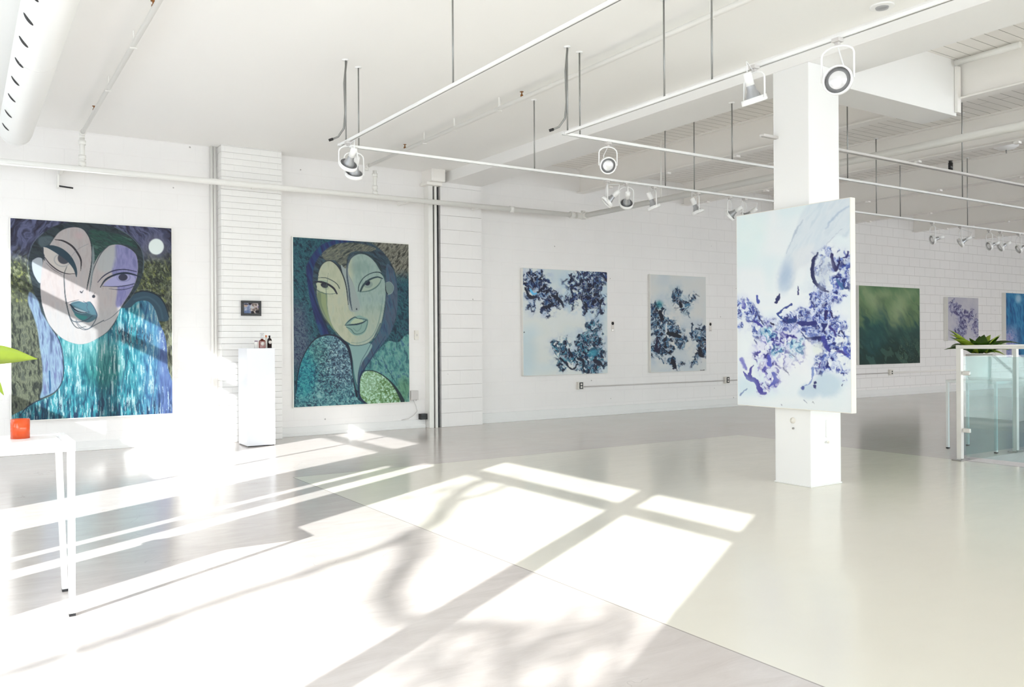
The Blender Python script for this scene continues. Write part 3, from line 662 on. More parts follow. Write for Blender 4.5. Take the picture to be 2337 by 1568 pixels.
def floor_material():
    t = NT('polished_concrete_floor'); v, x, y, z = t.coords()
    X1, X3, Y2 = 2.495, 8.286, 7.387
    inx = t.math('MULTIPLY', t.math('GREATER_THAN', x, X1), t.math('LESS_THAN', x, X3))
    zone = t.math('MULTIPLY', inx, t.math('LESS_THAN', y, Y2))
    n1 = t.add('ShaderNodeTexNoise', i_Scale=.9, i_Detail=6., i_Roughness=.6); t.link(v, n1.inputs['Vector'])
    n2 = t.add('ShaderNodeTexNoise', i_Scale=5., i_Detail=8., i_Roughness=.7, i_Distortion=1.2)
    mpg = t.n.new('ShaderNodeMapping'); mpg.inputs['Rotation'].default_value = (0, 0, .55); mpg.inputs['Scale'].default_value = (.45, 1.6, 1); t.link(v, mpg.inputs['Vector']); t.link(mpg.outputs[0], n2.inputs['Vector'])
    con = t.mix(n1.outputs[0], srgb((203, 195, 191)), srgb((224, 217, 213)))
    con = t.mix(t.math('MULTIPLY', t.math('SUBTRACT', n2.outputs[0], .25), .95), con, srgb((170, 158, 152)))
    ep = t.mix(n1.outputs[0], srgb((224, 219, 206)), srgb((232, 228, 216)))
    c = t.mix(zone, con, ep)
    # thin saw cuts at the edges of the coated area
    def line(a, at, cond): return t.math('MULTIPLY', t.math('LESS_THAN', t.math('ABSOLUTE', t.math('SUBTRACT', a, at)), .004), cond)
    ly = t.math('LESS_THAN', y, Y2+.004); lx = inx
    g = t.math('MAXIMUM', t.math('MAXIMUM', line(x, X1, ly), line(x, X3, ly)), line(y, Y2, lx))
    c = t.mix(t.math('MULTIPLY', g, .6), c, srgb((120, 112, 106)))
    # hairline cracks
    vo = t.add('ShaderNodeTexVoronoi', i_Scale=.55); vo.feature = 'DISTANCE_TO_EDGE'
    wv = t.add('ShaderNodeTexNoise', i_Scale=2.5, i_Detail=4.); t.link(v, wv.inputs['Vector'])
    va = t.n.new('ShaderNodeVectorMath'); va.operation = 'ADD'; t.link(v, va.inputs[0]); t.link(wv.outputs[1], va.inputs[1]); t.link(va.outputs[0], vo.inputs['Vector'])
    cr = t.math('MULTIPLY', t.math('LESS_THAN', vo.outputs['Distance'], .0022), t.math('SUBTRACT', 1, zone))
    cr = t.math('MULTIPLY', cr, t.math('GREATER_THAN', n1.outputs[0], .52))
    c = t.mix(t.math('MULTIPLY', cr, .16), c, srgb((120, 110, 106)))
    t.link(c, t.b.inputs['Base Color'])
    rg = t.math('ADD', t.math('MULTIPLY', n2.outputs[0], .14), .10)
    t.link(rg, t.b.inputs['Roughness']); t.b.inputs['Specular IOR Level'].default_value = .5
    n5 = t.add('ShaderNodeTexNoise', i_Scale=1.6, i_Detail=3.); t.link(v, n5.inputs['Vector'])
    t.bump(n5.outputs[0], .06, .02)
    return t.m

def deck_material():
    t = NT('painted_board_deck'); v, x, y, z = t.coords()
    cb = t.n.new('ShaderNodeCombineXYZ'); t.link(x, cb.inputs[0]); t.link(y, cb.inputs[1])
    br = t.n.new('ShaderNodeTexBrick'); t.link(cb.outputs[0], br.inputs['Vector'])
    for k, q in (('Scale', 1), ('Brick Width', 5.), ('Row Height', .125), ('Mortar Size', .004), ('Mortar Smooth', .1)): br.inputs[k].default_value = q
    nz = t.add('ShaderNodeTexNoise', i_Scale=3., i_Detail=5.); t.link(v, nz.inputs['Vector'])
    c = t.mix(nz.outputs[0], srgb((240, 236, 231)), srgb((249, 246, 242)))
    c = t.mix(t.math('MULTIPLY', br.outputs['Fac'], t.math('ADD', nz.outputs[0], .1)), c, srgb((96, 84, 76)))
    t.link(c, t.b.inputs['Base Color']); t.b.inputs['Roughness'].default_value = .6
    t.bump(t.math('SUBTRACT', 1, br.outputs['Fac']), .4, .01)
    return t.m

def glass_material(name, tint, ior=1.5, base=0.):
    t = NT(name); t.n.remove(t.b)
    tr = t.n.new('ShaderNodeBsdfTransparent'); gl = t.n.new('ShaderNodeBsdfGlossy'); mx = t.n.new('ShaderNodeMixShader'); fr = t.n.new('ShaderNodeFresnel')
    v = t.n.new('ShaderNodeTexCoord'); nz = t.add('ShaderNodeTexNoise', i_Scale=2., i_Detail=2.); t.link(v.outputs['Object'], nz.inputs['Vector'])
    a = srgb(tint); b = tuple(q*.97 for q in a[:3])+(1,)
    t.link(t.mix(nz.outputs[0], b, a), tr.inputs['Color'])
    gl.inputs['Roughness'].default_value = 0.01; gl.inputs['Color'].default_value = (1,1,1,1); fr.inputs['IOR'].default_value = ior
    ge = t.n.new('ShaderNodeNewGeometry')
    t.link(t.math('MULTIPLY', t.math('MINIMUM', t.math('ADD', fr.outputs[0], base), 1.), t.math('SUBTRACT', 1, ge.outputs['Backfacing'])), mx.inputs[0]); t.link(tr.outputs[0], mx.inputs[1]); t.link(gl.outputs[0], mx.inputs[2]); t.link(mx.outputs[0], t.out.inputs[0])
    return t.m

def liquid_glass(name, tint, rough=.05, trans=.6):
    t = NT(name); v = t.n.new('ShaderNodeTexCoord'); nz = t.add('ShaderNodeTexNoise', i_Scale=30.); t.link(v.outputs['Object'], nz.inputs['Vector'])
    a = srgb(tint); b = tuple(q*.8 for q in a[:3])+(1,)
    t.link(t.mix(nz.outputs[0], b, a), t.b.inputs['Base Color'])
    t.b.inputs['Roughness'].default_value = rough; t.b.inputs['Transmission Weight'].default_value = trans
    return t.m

def canvas_material(name, rough=.45):
    t = NT(name); a = t.n.new('ShaderNodeAttribute'); a.attribute_name = 'pigment'
    v = t.n.new('ShaderNodeTexCoord'); nz = t.add('ShaderNodeTexNoise', i_Scale=60., i_Detail=4.); t.link(v.outputs['Object'], nz.inputs['Vector'])
    t.link(a.outputs['Color'], t.b.inputs['Base Color']); t.b.inputs['Roughness'].default_value = rough
    t.b.inputs['Specular IOR Level'].default_value = .3
    t.bump(nz.outputs[0], .15, .003)
    return t.m

def leaf_material(name, c0, c1, scale=9.):
    t = NT(name); v = t.n.new('ShaderNodeTexCoord'); nz = t.add('ShaderNodeTexNoise', i_Scale=scale, i_Detail=3.); t.link(v.outputs['Object'], nz.inputs['Vector'])
    t.link(t.mix(nz.outputs[0], srgb(c0), srgb(c1)), t.b.inputs['Base Color']); t.b.inputs['Roughness'].default_value = .38
    t.b.inputs['Subsurface Weight'].default_value = 0.
    tl = t.n.new('ShaderNodeBsdfTranslucent'); tl.inputs['Color'].default_value = srgb(c1); mx = t.n.new('ShaderNodeMixShader'); mx.inputs[0].default_value = .3
    t.link(t.b.outputs[0], mx.inputs[1]); t.link(tl.outputs[0], mx.inputs[2]); t.link(mx.outputs[0], t.out.inputs[0])
    return t.m

M = dict(
    wall=block_wall('painted_block_wall', (243, 241, 240), .40, .20, 'x', .015, .36, .25),
    brick=block_wall('painted_brick', (243, 242, 240), .215, .075, 'xy', .03, .03, .14, mortar=.007),
    smoothwall=plain('plain_white_wall', (240, 239, 238), .6, bump=.1),
    ceiling=plain('white_ceiling_plaster', (244, 243, 241), .7, noise=.01, scale=.6, bump=.04),
    beam=plain('white_beam_paint', (244, 243, 242), .55, noise=.015, scale=1.5, bump=.05),
    column=plain('white_column_paint', (240, 240, 240), .45, noise=.01, scale=1.5, bump=.03),
    deck=deck_material(), steel=plain('cream_painted_steel', (249, 246, 242), .5, noise=.03, scale=2., bump=.05),
    floor=floor_material(),
    base=plain('baseboard_paint', (236, 236, 235), .4, noise=.02, bump=.05),
    pipe=plain('white_pipe_enamel', (240, 239, 235), .35, noise=.02, bump=.05),
    duct=plain('white_duct_enamel', (240, 240, 238), .4, noise=.01),
    bronze=plain('dark_bronze_base', (96, 86, 78), .5), baffle=plain('dark_lamp_baffle', (140, 140, 142), .45, .2), blocker_body=plain('blocker_paint', (172, 170, 168), .8), brass=plain('aged_brass', (150, 100, 56), .35, .8), dark=plain('black_plastic', (22, 21, 24), .4),
    slot=plain('dark_duct_opening', (26, 22, 24), .7),
    white=plain('white_powder_coat', (244, 244, 244), .35, noise=.01, spec=.5),
    trackw=plain('white_track_enamel', (240, 240, 240), .35, noise=.01),
    trackg=plain('grey_track_enamel', (206, 202, 200), .4, noise=.03),
    rod=plain('galvanised_rod', (150, 150, 148), .35, .6),
    silver=plain('lamp_reflector_silver', (176, 177, 180), .35, .55),
    lens=plain('lamp_front_lens', (236, 236, 238), .12, .35, coat=1.),
    plinth=plain('white_plinth_laminate', (232, 234, 240), .3, noise=.005),
    stretcher=plain('raw_canvas_edge', (236, 234, 226), .6), frame=plain('white_wood_frame', (238, 237, 232), .45),
    blackframe=plain('black_wood_frame', (20, 18, 20), .35),
    orange=liquid_glass('orange_glass', (236, 92, 40), .08, .15), wax=plain('cream_wax', (226, 150, 110), .5),
    amber=liquid_glass('amber_glass', (146, 44, 22)), darkglass=liquid_glass('dark_glass', (40, 12, 14)), clear=glass_material('clear_stopper', (240, 240, 242), 1.45, .1),
    paper=plain('label_paper', (226, 220, 214), .6), ivory=plain('ivory_plastic', (232, 228, 220), .4),
    pane=glass_material('window_glass', (250, 252, 252), 1.25), glass=glass_material('railing_glass', (234, 245, 245), 1.5, .06),
    railmetal=plain('satin_white_metal', (236, 234, 230), .28, .15), chrome=plain('brushed_steel', (170, 168, 166), .3, .9),
    leafd=leaf_material('dark_glossy_leaf', (20, 58, 16), (92, 134, 40)), leafl=leaf_material('lime_leaf', (128, 160, 30), (196, 214, 84)),
    potw=plain('white_ceramic', (232, 230, 226), .25), soil=plain('potting_soil', (50, 38, 30), .9, bump=.6),
    carpet=plain('blue_grey_stair_carpet', (150, 152, 170), .9, bump=.3), stairwall=plain('grey_stair_wall', (150, 146, 148), .7),
    bark=plain('tree_bark', (92, 80, 70), .9, bump=.6), outdoor=plain('pale_pavement', (214, 212, 208), .8),
    treeleaf=leaf_material('outdoor_tree_leaf', (50, 80, 34), (110, 140, 60)),
)

# ---------------------------------------------------------------- camera (measured from the photograph)
F, YAW, PITCH, ROLL, CYP, H = 1922.44, .5808, .0006, .0063, 779.45, 1.2
def make_camera():
    c = bpy.data.cameras.new('gallery_camera'); o = bpy.data.objects.new('gallery_camera', c); COL.objects.link(o)
    c.sensor_width = 36; c.sensor_fit = 'HORIZONTAL'; c.lens = F/2337*36; c.shift_y = (CYP-784)/2337; c.clip_start = .05; c.clip_end = 200
    R = Vector((math.cos(YAW), -math.sin(YAW), 0)); fw = Vector((math.sin(YAW)*math.cos(PITCH), math.cos(YAW)*math.cos(PITCH), math.sin(PITCH)))
    U = R.cross(fw)
    R2 = R*math.cos(ROLL)-U*math.sin(ROLL); U2 = R*math.sin(ROLL)+U*math.cos(ROLL)
    m = Matrix((R2, U2, -fw)).transposed().to_4x4(); m.translation = (0, 0, H)
    o.matrix_world = m; SC.camera = o
make_camera()

# ================================================================ the room
D = 10.637            # rear wall
XL, XR, YF = -1.6, 27.0, -6.5
ZC, ZD, ZB = 3.611, 3.95, 3.465
SX, SY = .848, .530   # horizontal direction of the sunlight
TAN = .461
# floor with the stair opening left out
fl = MB()
SXA, SXB, SYA, SYB = 8.33, 13.0, .9, 4.50
for a in ((XL-.2, SXA, YF-.2, D+.2), (SXB, XR+.2, YF-.2, D+.2), (SXA, SXB, YF-.2, SYA), (SXA, SXB, SYB, D+.2)):
    fl.box(a[0], a[1], a[2], a[3], -.3, 0)
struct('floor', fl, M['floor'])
MB().box(SXA, SXB, SYA, SYB, -.45, -.17).build('stair_landing', M['carpet'], None, label='blue grey carpeted landing sunk below the floor behind the glass railing', category='stair landing')
struct('wall_back', MB().box(XL-.2, XR+.2, D, D+.25, 0, 4.3), M['wall'])
struct('wall_right', MB().box(XR, XR+.2, YF, D, 0, 4.3), M['smoothwall'])
struct('ceiling', MB().box(XL-.2, 5.78, YF-.2, D, ZC, 4.25), M['ceiling'])
struct('ceiling_board_deck', MB().box(6.377, XR, YF, D, ZD, 4.25), M['deck'])

def window(n, axis, at, a0, a1, z0, z1, mull, trans):
    """frame, bars and panes filling one opening of a wall"""
    root = new_obj('window_%d' % n, None, None, (0,0,0)); root['kind'] = 'structure'
    def bx(mb, p0, p1, q0, q1, d0=-.05, d1=.05):
        if axis == 'x': mb.box(at+d0, at+d1, p0, p1, q0, q1)
        else: mb.box(p0, p1, at+d0, at+d1, q0, q1)
    m = MB()
    for (m0, m1) in mull: bx(m, m0, m1, z0, z1, -.03, .03)
    for (t0, t1) in trans: bx(m, a0, a1, t0, t1, -.04, .04)
    m.build('window_frame', M['white'], root)
    g = MB(); bx(g, a0, a1, z0, z1, -.004, .004); g.build('window_pane', M['pane'], root)
# left wall, the one the sun comes through: openings given by where their light lands
WL = [(.02, 3.22, [(1.035, 1.195)], 3.40, .25), (3.80, 4.07, [], 3.03, .25), (4.21, 4.38, [], 2.82, .25), (5.06, 6.02, [], 3.40, .25), (6.02, 6.93, [], 3.40, 1.66), (7.62, 9.75, [(8.62, 8.72)], 3.40, 1.80)]
wl = MB(); prev = YF
for (a, b, _, ZH, ZS) in WL:
    wl.box(XL-.1, XL, prev, a, 0, 4.3); wl.box(XL-.1, XL, a, b, 0, ZS); wl.box(XL-.1, XL, a, b, ZH, 4.3); prev = b
wl.box(XL-.1, XL, prev, D, 0, 4.3)
struct('wall_left', wl, M['smoothwall'])
for i, (a, b, mu, ZH, ZS) in enumerate(WL):
    window(i+1, 'x', XL-.05, a, b, ZS, ZH, mu, [(3.0, 3.10)] if b-a > .5 else [])
# unseen front wall behind the camera; its tall windows are sized to brighten the room
WF = [(-1.3, 3.9, 3.2), (4.6, 8.6, 2.8), (9.7, 14.9, 3.2), (15.2, 20.4, 3.1), (20.7, 25.9, 3.1)]
wf = MB(); prev = XL-.1
for (a, b, ZT_) in WF:
    wf.box(prev, a, YF-.15, YF, 0, 4.3); wf.box(a, b, YF-.15, YF, 0, .15); wf.box(a, b, YF-.15, YF, ZT_, 4.3); prev = b
wf.box(prev, XR+.2, YF-.15, YF, 0, 4.3)
struct('wall_front', wf, M['smoothwall'])
for i, (a, b, ZT_) in enumerate(WF):
    window(7+i, 'y', YF-.07, a, b, .15, ZT_, [(a+1.7, a+1.77), (a+3.4, a+3.47)], [(2.3, 2.36)])
struct('ground', MB().box(-60, 60, -60, 60, -.62, -.6), M['outdoor'])

bb = 0
for (a, b, hgt) in ((XL, 2.65, .11), (3.40, 5.50, .12), (6.37, XR, .15)):
    bb += 1
    struct('baseboard_back' + ('' if bb == 1 else '_%d' % bb), MB().box(a, b, D-.022, D, 0, hgt).box(a, b, D-.032, D, 0, hgt*.35), M['base'], bev=.004)

# brick pilaster between the two large portraits
def pilaster(name, x0, x1, y0, ztop, course, jit, label, corbel=None):
    m = MB(); z = 0; i = 0
    while z < ztop-.001:
        z1 = min(z+course, ztop); j = [random.uniform(-jit, jit) for _ in range(3)]
        k = corbel if (corbel and z > 3.06) else 0
        m.box(x0+j[0], x1+j[1], y0+j[2]-k, D, z+.0015, z1-.0005); z = z1; i += 1
    return m.build(name, M['brick'] if name == 'brick_pilaster' else M['wall'], None, bev=.0012, label=label, category='pilaster')
pilaster('brick_pilaster', 2.655, 3.395, 10.44, ZC, .075, .0018, 'white painted brick pilaster behind the plinth, between the two portraits', .02)
pilaster('block_pilaster', 5.69, 6.365, 10.49, ZB, .2, .0015, 'wide white painted block pilaster right of the dark vertical channel, under the ceiling beam')
MB().box(5.47, 5.685, 10.33, D, 3.44, ZC).box(5.44, 5.685, 10.42, D, 3.40, 3.44).build('bearing_block', M['steel'], None, bev=.004, label='cream bearing block at the ceiling above the vertical channel, beside the main beam', category='bearing block')
MB().box(5.78, 6.377, YF, D, ZB, ZD+.2).build('ceiling_beam', M['beam'], None, bev=.006, label='deep white plastered ceiling beam resting on the square column', category='beam')
cs = thing('beam_casing', 'boxed white crossbeam running right from the head of the column, dropping lowest', 'beam', (6.377, 4.534, 3.4))
MB().box(6.377, 8.24, 4.534, 4.90, 3.40, ZD).build('casing', M['beam'], cs, bev=.004)
MB().box(8.20, 8.26, 4.50, 4.53, 3.43, 3.88).build('end_strip', M['steel'], cs)
MB().tube([(8.17, 4.50, 3.905), (8.17, 3.9, 3.905)], .03).build('roller', M['pipe'], cs)
# column
col = thing('square_column', 'square white freestanding column holding up the beam', 'column', (5.98, 4.57, 0))
MB().box(5.78, 6.175, 4.393, 4.750, 0, ZB).build('shaft', M['column'], col, bev=.005)
MB().box(5.773, 6.182, 4.386, 4.757, 0, .014).build('base_bead', M['base'], col, bev=.004)
# steel joists on the right side, all running toward the rear wall
names = ['nearest the boxed crossbeam', 'second from the boxed crossbeam', 'third from the boxed crossbeam', 'fourth from the boxed crossbeam', 'fifth from the boxed crossbeam', 'sixth from the boxed crossbeam', 'seventh from the boxed crossbeam']
for i, x in enumerate((8.30, 10.60, 12.94, 15.15, 17.57, 20.1, 22.6)):
    j = thing('steel_joist', 'cream painted steel ceiling joist under the board deck, ' + names[i], 'joist', (x, YF, 3.56), 'steel joists under the board deck')
    MB().box(x-.012, x+.012, YF, D, 3.575, ZD).build('web', M['steel'], j)
    MB().box(x-.075, x+.075, YF, D, 3.56, 3.578).box(x-.075, x+.075, YF, D, ZD-.02, ZD-.0).build('flange', M['steel'], j, bev=.003)
    for k in range(6):
        yy = 9.9-k*1.25+.2*(i % 2)
        MB().box(x-.035, x+.035, yy-.03, yy+.03, 3.535, 3.562).build('hanger_clip', M['steel'], j)
sl = MB().box(9.05, 9.17, YF, 4.85, 3.38, 3.41).box(9.10, 9.115, YF, 4.85, 3.41, 3.46); sl.build('slim_rail', M['steel'], None, label='slim cream rail hung just below the joists, ending at the boxed crossbeam', category='rail')

# ================================================================ pipes and duct
def ring_on(mb, c, axis, r, w): mb.lathe(c, axis, [(-w/2, r*.7), (-w/2, r), (w/2, r), (w/2, r*.7)], 16)
wp = thing('sprinkler_pipe', 'long white sprinkler main running along the rear wall above the portraits', 'pipe', (XL, 10.22, 3.12))
MB().tube([(XL, 10.22, 3.10), (7.86, 10.22, 3.13)], .036, 16).build('pipe', M['pipe'], wp)
m = MB(); ring_on(m, (6.72, 10.22, 3.127), (1,0,0), .046, .07); m.build('coupling', M['pipe'], wp)
m = MB(); ring_on(m, (7.82, 10.22, 3.13), (1,0,0), .052, .07); m.build('coupling', M['pipe'], wp)
for x in (1.13, 4.57):
    m = MB(); m.tube([(x, 10.22, 3.13), (x, 10.22, 3.46)], .026, 14)
    for z in (3.17, 3.24, 3.40): ring_on(m, (x, 10.22, z), (0,0,1), .037, .045)
    m.build('riser', M['pipe'], wp)
for x, ye in ((3.02, 10.40), (5.1, D), (6.2, 10.47), (.95, D)):
    MB().box(x-.015, x+.015, 10.24, ye, 3.10, 3.15).build('bracket', M['pipe'], wp)
def sprinkler(parent, p, up=1):
    m = MB(); m.lathe(p, (0,0,up), [(0,.008),(.0,.013),(.02,.013),(.02,.006),(.045,.006),(.045,.018),(.049,.018),(.049,0)], 14)
    m.build('sprinkler_head', M['brass'], parent)
def branch(x, z, y0, y1, label, heads, clips, loc):
    b = thing('branch_pipe', label, 'pipe', (x, y1, z))
    MB().tube([(x, y1, z), (x, y0, z)], .021, 14).build('pipe', M['pipe'], b)
    m = MB(); m.tube([(x, y1+.0, z), (x, y1, z-.05)], .027, 14); ring_on(m, (x, y1-.05, z), (0,1,0), .032, .05); m.build('elbow', M['pipe'], b)
    for y in heads: sprinkler(b, (x, y, z+.018))
    for y in clips:
        MB().box(x-.004, x+.004, y-.01, y+.01, z, ZC).box(x-.026, x+.026, y-.012, y+.012, z-.026, z-.02).build('hanger', M['pipe'], b)
branch(1.13, 3.50, YF, 10.22, 'thin white branch pipe under the ceiling between the slotted duct and the first portrait', (9.25, 6.2, 2.9), (8.3, 7.0, 4.6), None)
branch(4.46, 3.50, YF, 10.22, 'thin white branch pipe running under the plaster ceiling to the riser beside the second portrait', (9.1, 6.6, 3.4), (8.6, 7.9, 7.0, 4.2), None)
mp = thing('main_pipe', 'thick white sprinkler pipe crossing under the steel joists behind the column', 'pipe', (8.03, 10.22, 3.12))
MB().tube([(8.03, 10.25, 3.13), (8.03, YF, 3.11)], .04, 16).build('pipe', M['pipe'], mp)
m = MB(); ring_on(m, (8.03, 10.16, 3.13), (0,1,0), .055, .07); m.tube([(7.90, 10.22, 3.13), (8.07, 10.22, 3.13)], .05, 14); m.tube([(8.03, 10.22, 3.08), (8.03, 10.22, 3.21)], .035, 12); m.build('tee_fitting', M['pipe'], mp)
for y in (8.5, 6.0, 3.5): MB().box(8.025, 8.035, y-.01, y+.01, 3.15, ZD).build('hanger', M['pipe'], mp)
du = thing('air_duct', 'round white ventilation duct with a row of dark slots under the ceiling at far left', 'duct', (.48, 9.8, 3.34))
MB().tube([(.48, YF, 3.335), (.48, 9.62, 3.335), (.48, 9.72, 3.335), (.48, 9.78, 3.335), (.48, 9.80, 3.335)], [.15, .15, .147, .137, .115], 40).build('duct_body', M['duct'], du)
for y in (9.62, 7.0, 4.4):
    m = MB(); ring_on(m, (.48, y, 3.335), (0,1,0), .1525, .012); m.build('seam', M['duct'], du)
for y in (8.4, 5.6, 2.8):
    MB().box(.465, .495, y-.01, y+.01, 3.48, ZC).build('hanger', M['duct'], du)
for y in (9.15, 8.62, 8.05, 7.52, 7.02, 6.52, 6.05, 5.62, 5.16, 4.74, 4.32, 3.9, 3.5, 3.1):
    m = MB(); rows = []
    for k in range(-6, 7):
        q = math.radians(222)+k/6*.042/.15; hw = .030*math.sqrt(max(0, 1-(k/6)**2))+.0006
        n = Vector((math.cos(q), 0, math.sin(q))); c = Vector((.48, y+.012*k/6, 3.335))
        rows.append([m.bm.verts.new(c+n*.1515+Vector((0, -hw, 0))), m.bm.verts.new(c+n*.1515+Vector((0, hw, 0)))])
    for r0, r1 in zip(rows, rows[1:]): m.bm.faces.new([r0[0], r1[0], r1[1], r0[1]])
    m.build('slot', M['slot'], du, solid=.0006)
# vertical services on the rear wall
vc = thing('vertical_conduit', 'thin white conduit with a small box, climbing the wall just left of the brick pilaster', 'conduit', (2.6, 10.55, 0))
MB().tube([(2.585, 10.60, .02), (2.585, 10.60, ZC)], .016, 12).build('conduit', M['pipe'], vc)
MB().tube([(2.620, 10.585, .42), (2.620, 10.585, ZC)], .010, 10).build('conduit', M['pipe'], vc)
MB().box(2.57, 2.64, 10.555, 10.60, .36, .47).build('junction_box', M['ivory'], vc, bev=.003)
dc = thing('cable_channel', 'pair of white vertical channels with black gaps left of the block pilaster', 'channel', (5.58, 10.55, 0))
MB().box(5.505, 5.575, 10.50, D, 0, 3.40).build('white_channel', M['pipe'], dc, bev=.004)
MB().box(5.60, 5.632, 10.49, D, 0, 3.40).build('white_channel', M['pipe'], dc, bev=.004)
MB().box(5.576, 5.598, 10.53, D, 0, 3.40).box(5.634, 5.672, 10.53, D, 0, 3.40).build('black_gap', M['dark'], dc)
MB().box(5.40, 5.50, 10.56, D, .12, .20).build('junction_box', M['dark'], None, label='small dark box low on the wall at the foot of the vertical channels', category='junction box')
sw = thing('light_switch', 'small ivory double light switch right of the shoulder portrait', 'switch', (5.37, 10.62, 1.25))
MB().box(5.34, 5.40, 10.612, D, 1.24, 1.37).build('plate', M['ivory'], sw, bev=.003); MB().box(5.362, 5.378, 10.604, 10.613, 1.29, 1.32).build('toggle', M['trackg'], sw)
tb = thing('transformer_box', 'small grey box low beside the shoulder portrait with a drooping cable', 'box', (5.33, 10.6, .4))
MB().box(5.255, 5.37, 10.57, D, .40, .53).build('box', M['trackg'], tb, bev=.006)
MB().tube([(5.30, 10.60, .40), (5.34, 10.60, .32), (5.36, 10.60, .24), (5.30, 10.60, .18), (5.22, 10.60, .14), (5.12, 10.60, .128)], .005, 8).build('cable', M['trackg'], tb)
def outlet(x, y, z, label, dark=True):
    o = thing('socket_outlet', label, 'outlet', (x, y, z))
    MB().box(x-.05, x+.05, y-.06, D, z-.06, z+.06).build('box', M['ivory'], o, bev=.004)
    MB().box(x-.036, x+.036, y-.066, y-.06, z-.052, z+.052).build('face_plate', M['dark' if dark else 'ivory'], o, bev=.002)
    for s in (-.022, .022): MB().box(x-.016, x+.016, y-.069, y-.066, z+s-.014, z+s+.014).build('socket', M['paper' if dark else 'dark'], o)
outlet(8.25, D, .50, 'black faced outlet box on the wall below the wide white flower painting')
outlet(11.60, D, .49, 'black faced outlet box on the wall right of the narrow flower painting')
outlet(16.63, D, .50, 'ivory outlet box on the far wall below the green painting', False)
MB().tube([(8.30, D-.015, .478), (11.55, D-.015, .478)], .011, 10).build('surface_conduit', M['trackg'], None, label='thin surface conduit joining the two black faced outlets', category='conduit')
MB().tube([(11.65, D-.015, .478), (16.58, D-.015, .49)], .011, 10).build('surface_conduit', M['trackg'], None, label='thin surface conduit passing behind the column toward the ivory outlet', category='conduit')
MB().tube([(16.68, D-.02, .49), (24.0, D-.02, .49)], .02, 10).build('surface_conduit', M['steel'], None, label='thick cream conduit on the far wall right of the ivory outlet', category='conduit')
for x, t in ((8.955, 'wide'), (11.22, 'narrow')):
    c = thing('caption_card', 'tiny caption card on the wall right of the %s white flower painting' % t, 'card', (x, D, 1.38))
    MB().box(x-.03, x+.03, D-.004, D, 1.365, 1.53).build('card', M['paper'], c)
    MB().lathe((x, D-.004, 1.495), (0,-1,0), [(0,.026),(.003,.026),(.003,0)], 20).build('round_sticker', M['dark'], c)
    MB().box(x-.022, x+.022, D-.0055, D-.004, 1.378, 1.392).build('text_line', M['chrome'], c)
hb = thing('dark_bar', 'short dark bar on a white bracket hanging below the wall pipe at left', 'bar', (1.0, 10.5, 2.9))
MB().tube([(.93, 10.52, 2.955), (1.07, 10.52, 2.945)], .009, 10).build('bar', M['darkred'] if 'darkred' in M else M['dark'], hb)
MB().box(.915, .93, 10.50, D, 2.94, 3.08).build('bracket', M['pipe'], hb)
for i, (y, z, s) in enumerate(((4.56, .50, 'left facing side of the column below the canvas'), )):
    o = thing('column_outlet', 'round ivory socket on the ' + s, 'outlet', (5.775, y, z))
    MB().lathe((5.78, 4.565, .535), (-1,0,0), [(0,.026),(.010,.024),(.012,0)], 24).build('plate', M['ivory'], o)
    MB().lathe((5.778, 4.56, .47), (-1,0,0), [(0,.008),(.01,.008),(.01,0)], 12).build('screw_hook', M['chrome'], o)
pc = thing('column_plate', 'slim white blank plate low on the shaded side of the column', 'plate', (5.98, 4.38, .4))
MB().box(5.968, 5.998, 4.376, 4.393, .40, .54).build('plate', M['white'], pc, bev=.004); MB().lathe((5.975, 4.374, .36), (0,-1,0), [(0,.012),(.008,.011),(.009,0)], 16).build('knob', M['ivory'], pc)
# ceiling discs
def disc(name, c, r, label, cat, body, down=.03):
    o = thing(name, label, cat, c)
    MB().lathe(c, (0,0,-1), [(0, r), (.008, r), (.010, r*.92), (.010, 0)], 36).build('rim', M['white'], o)
    MB().lathe((c[0], c[1], c[2]-.008), (0,0,-1), [(0, r*.55), (down, r*.5), (down+.004, r*.2), (down+.004, 0)], 28).build('core', body, o)
disc('ceiling_disc', (5.589, 3.613, ZC), .085, 'round white ceiling fitting near the top edge beside the main beam', 'ceiling fitting', M['silver'], .012)
sm = thing('smoke_detector', 'round white smoke detector on a dark base under the board deck at right', 'smoke detector', (11.9, 5.87, ZD))
MB().lathe((11.9, 5.87, ZD), (0,0,-1), [(0,.12),(.10,.11),(.10,0)], 30).build('base', M['bronze'], sm)
MB().lathe((11.9, 5.87, ZD-.10), (0,0,-1), [(0,.15),(.04,.15),(.075,.10),(.085,0)], 30).build('cover', M['white'], sm)
MB().tube([(11.9, 5.87, ZD-.185), (11.9, 5.87, ZD-.23)], .008).build('stem', M['rod'], sm)

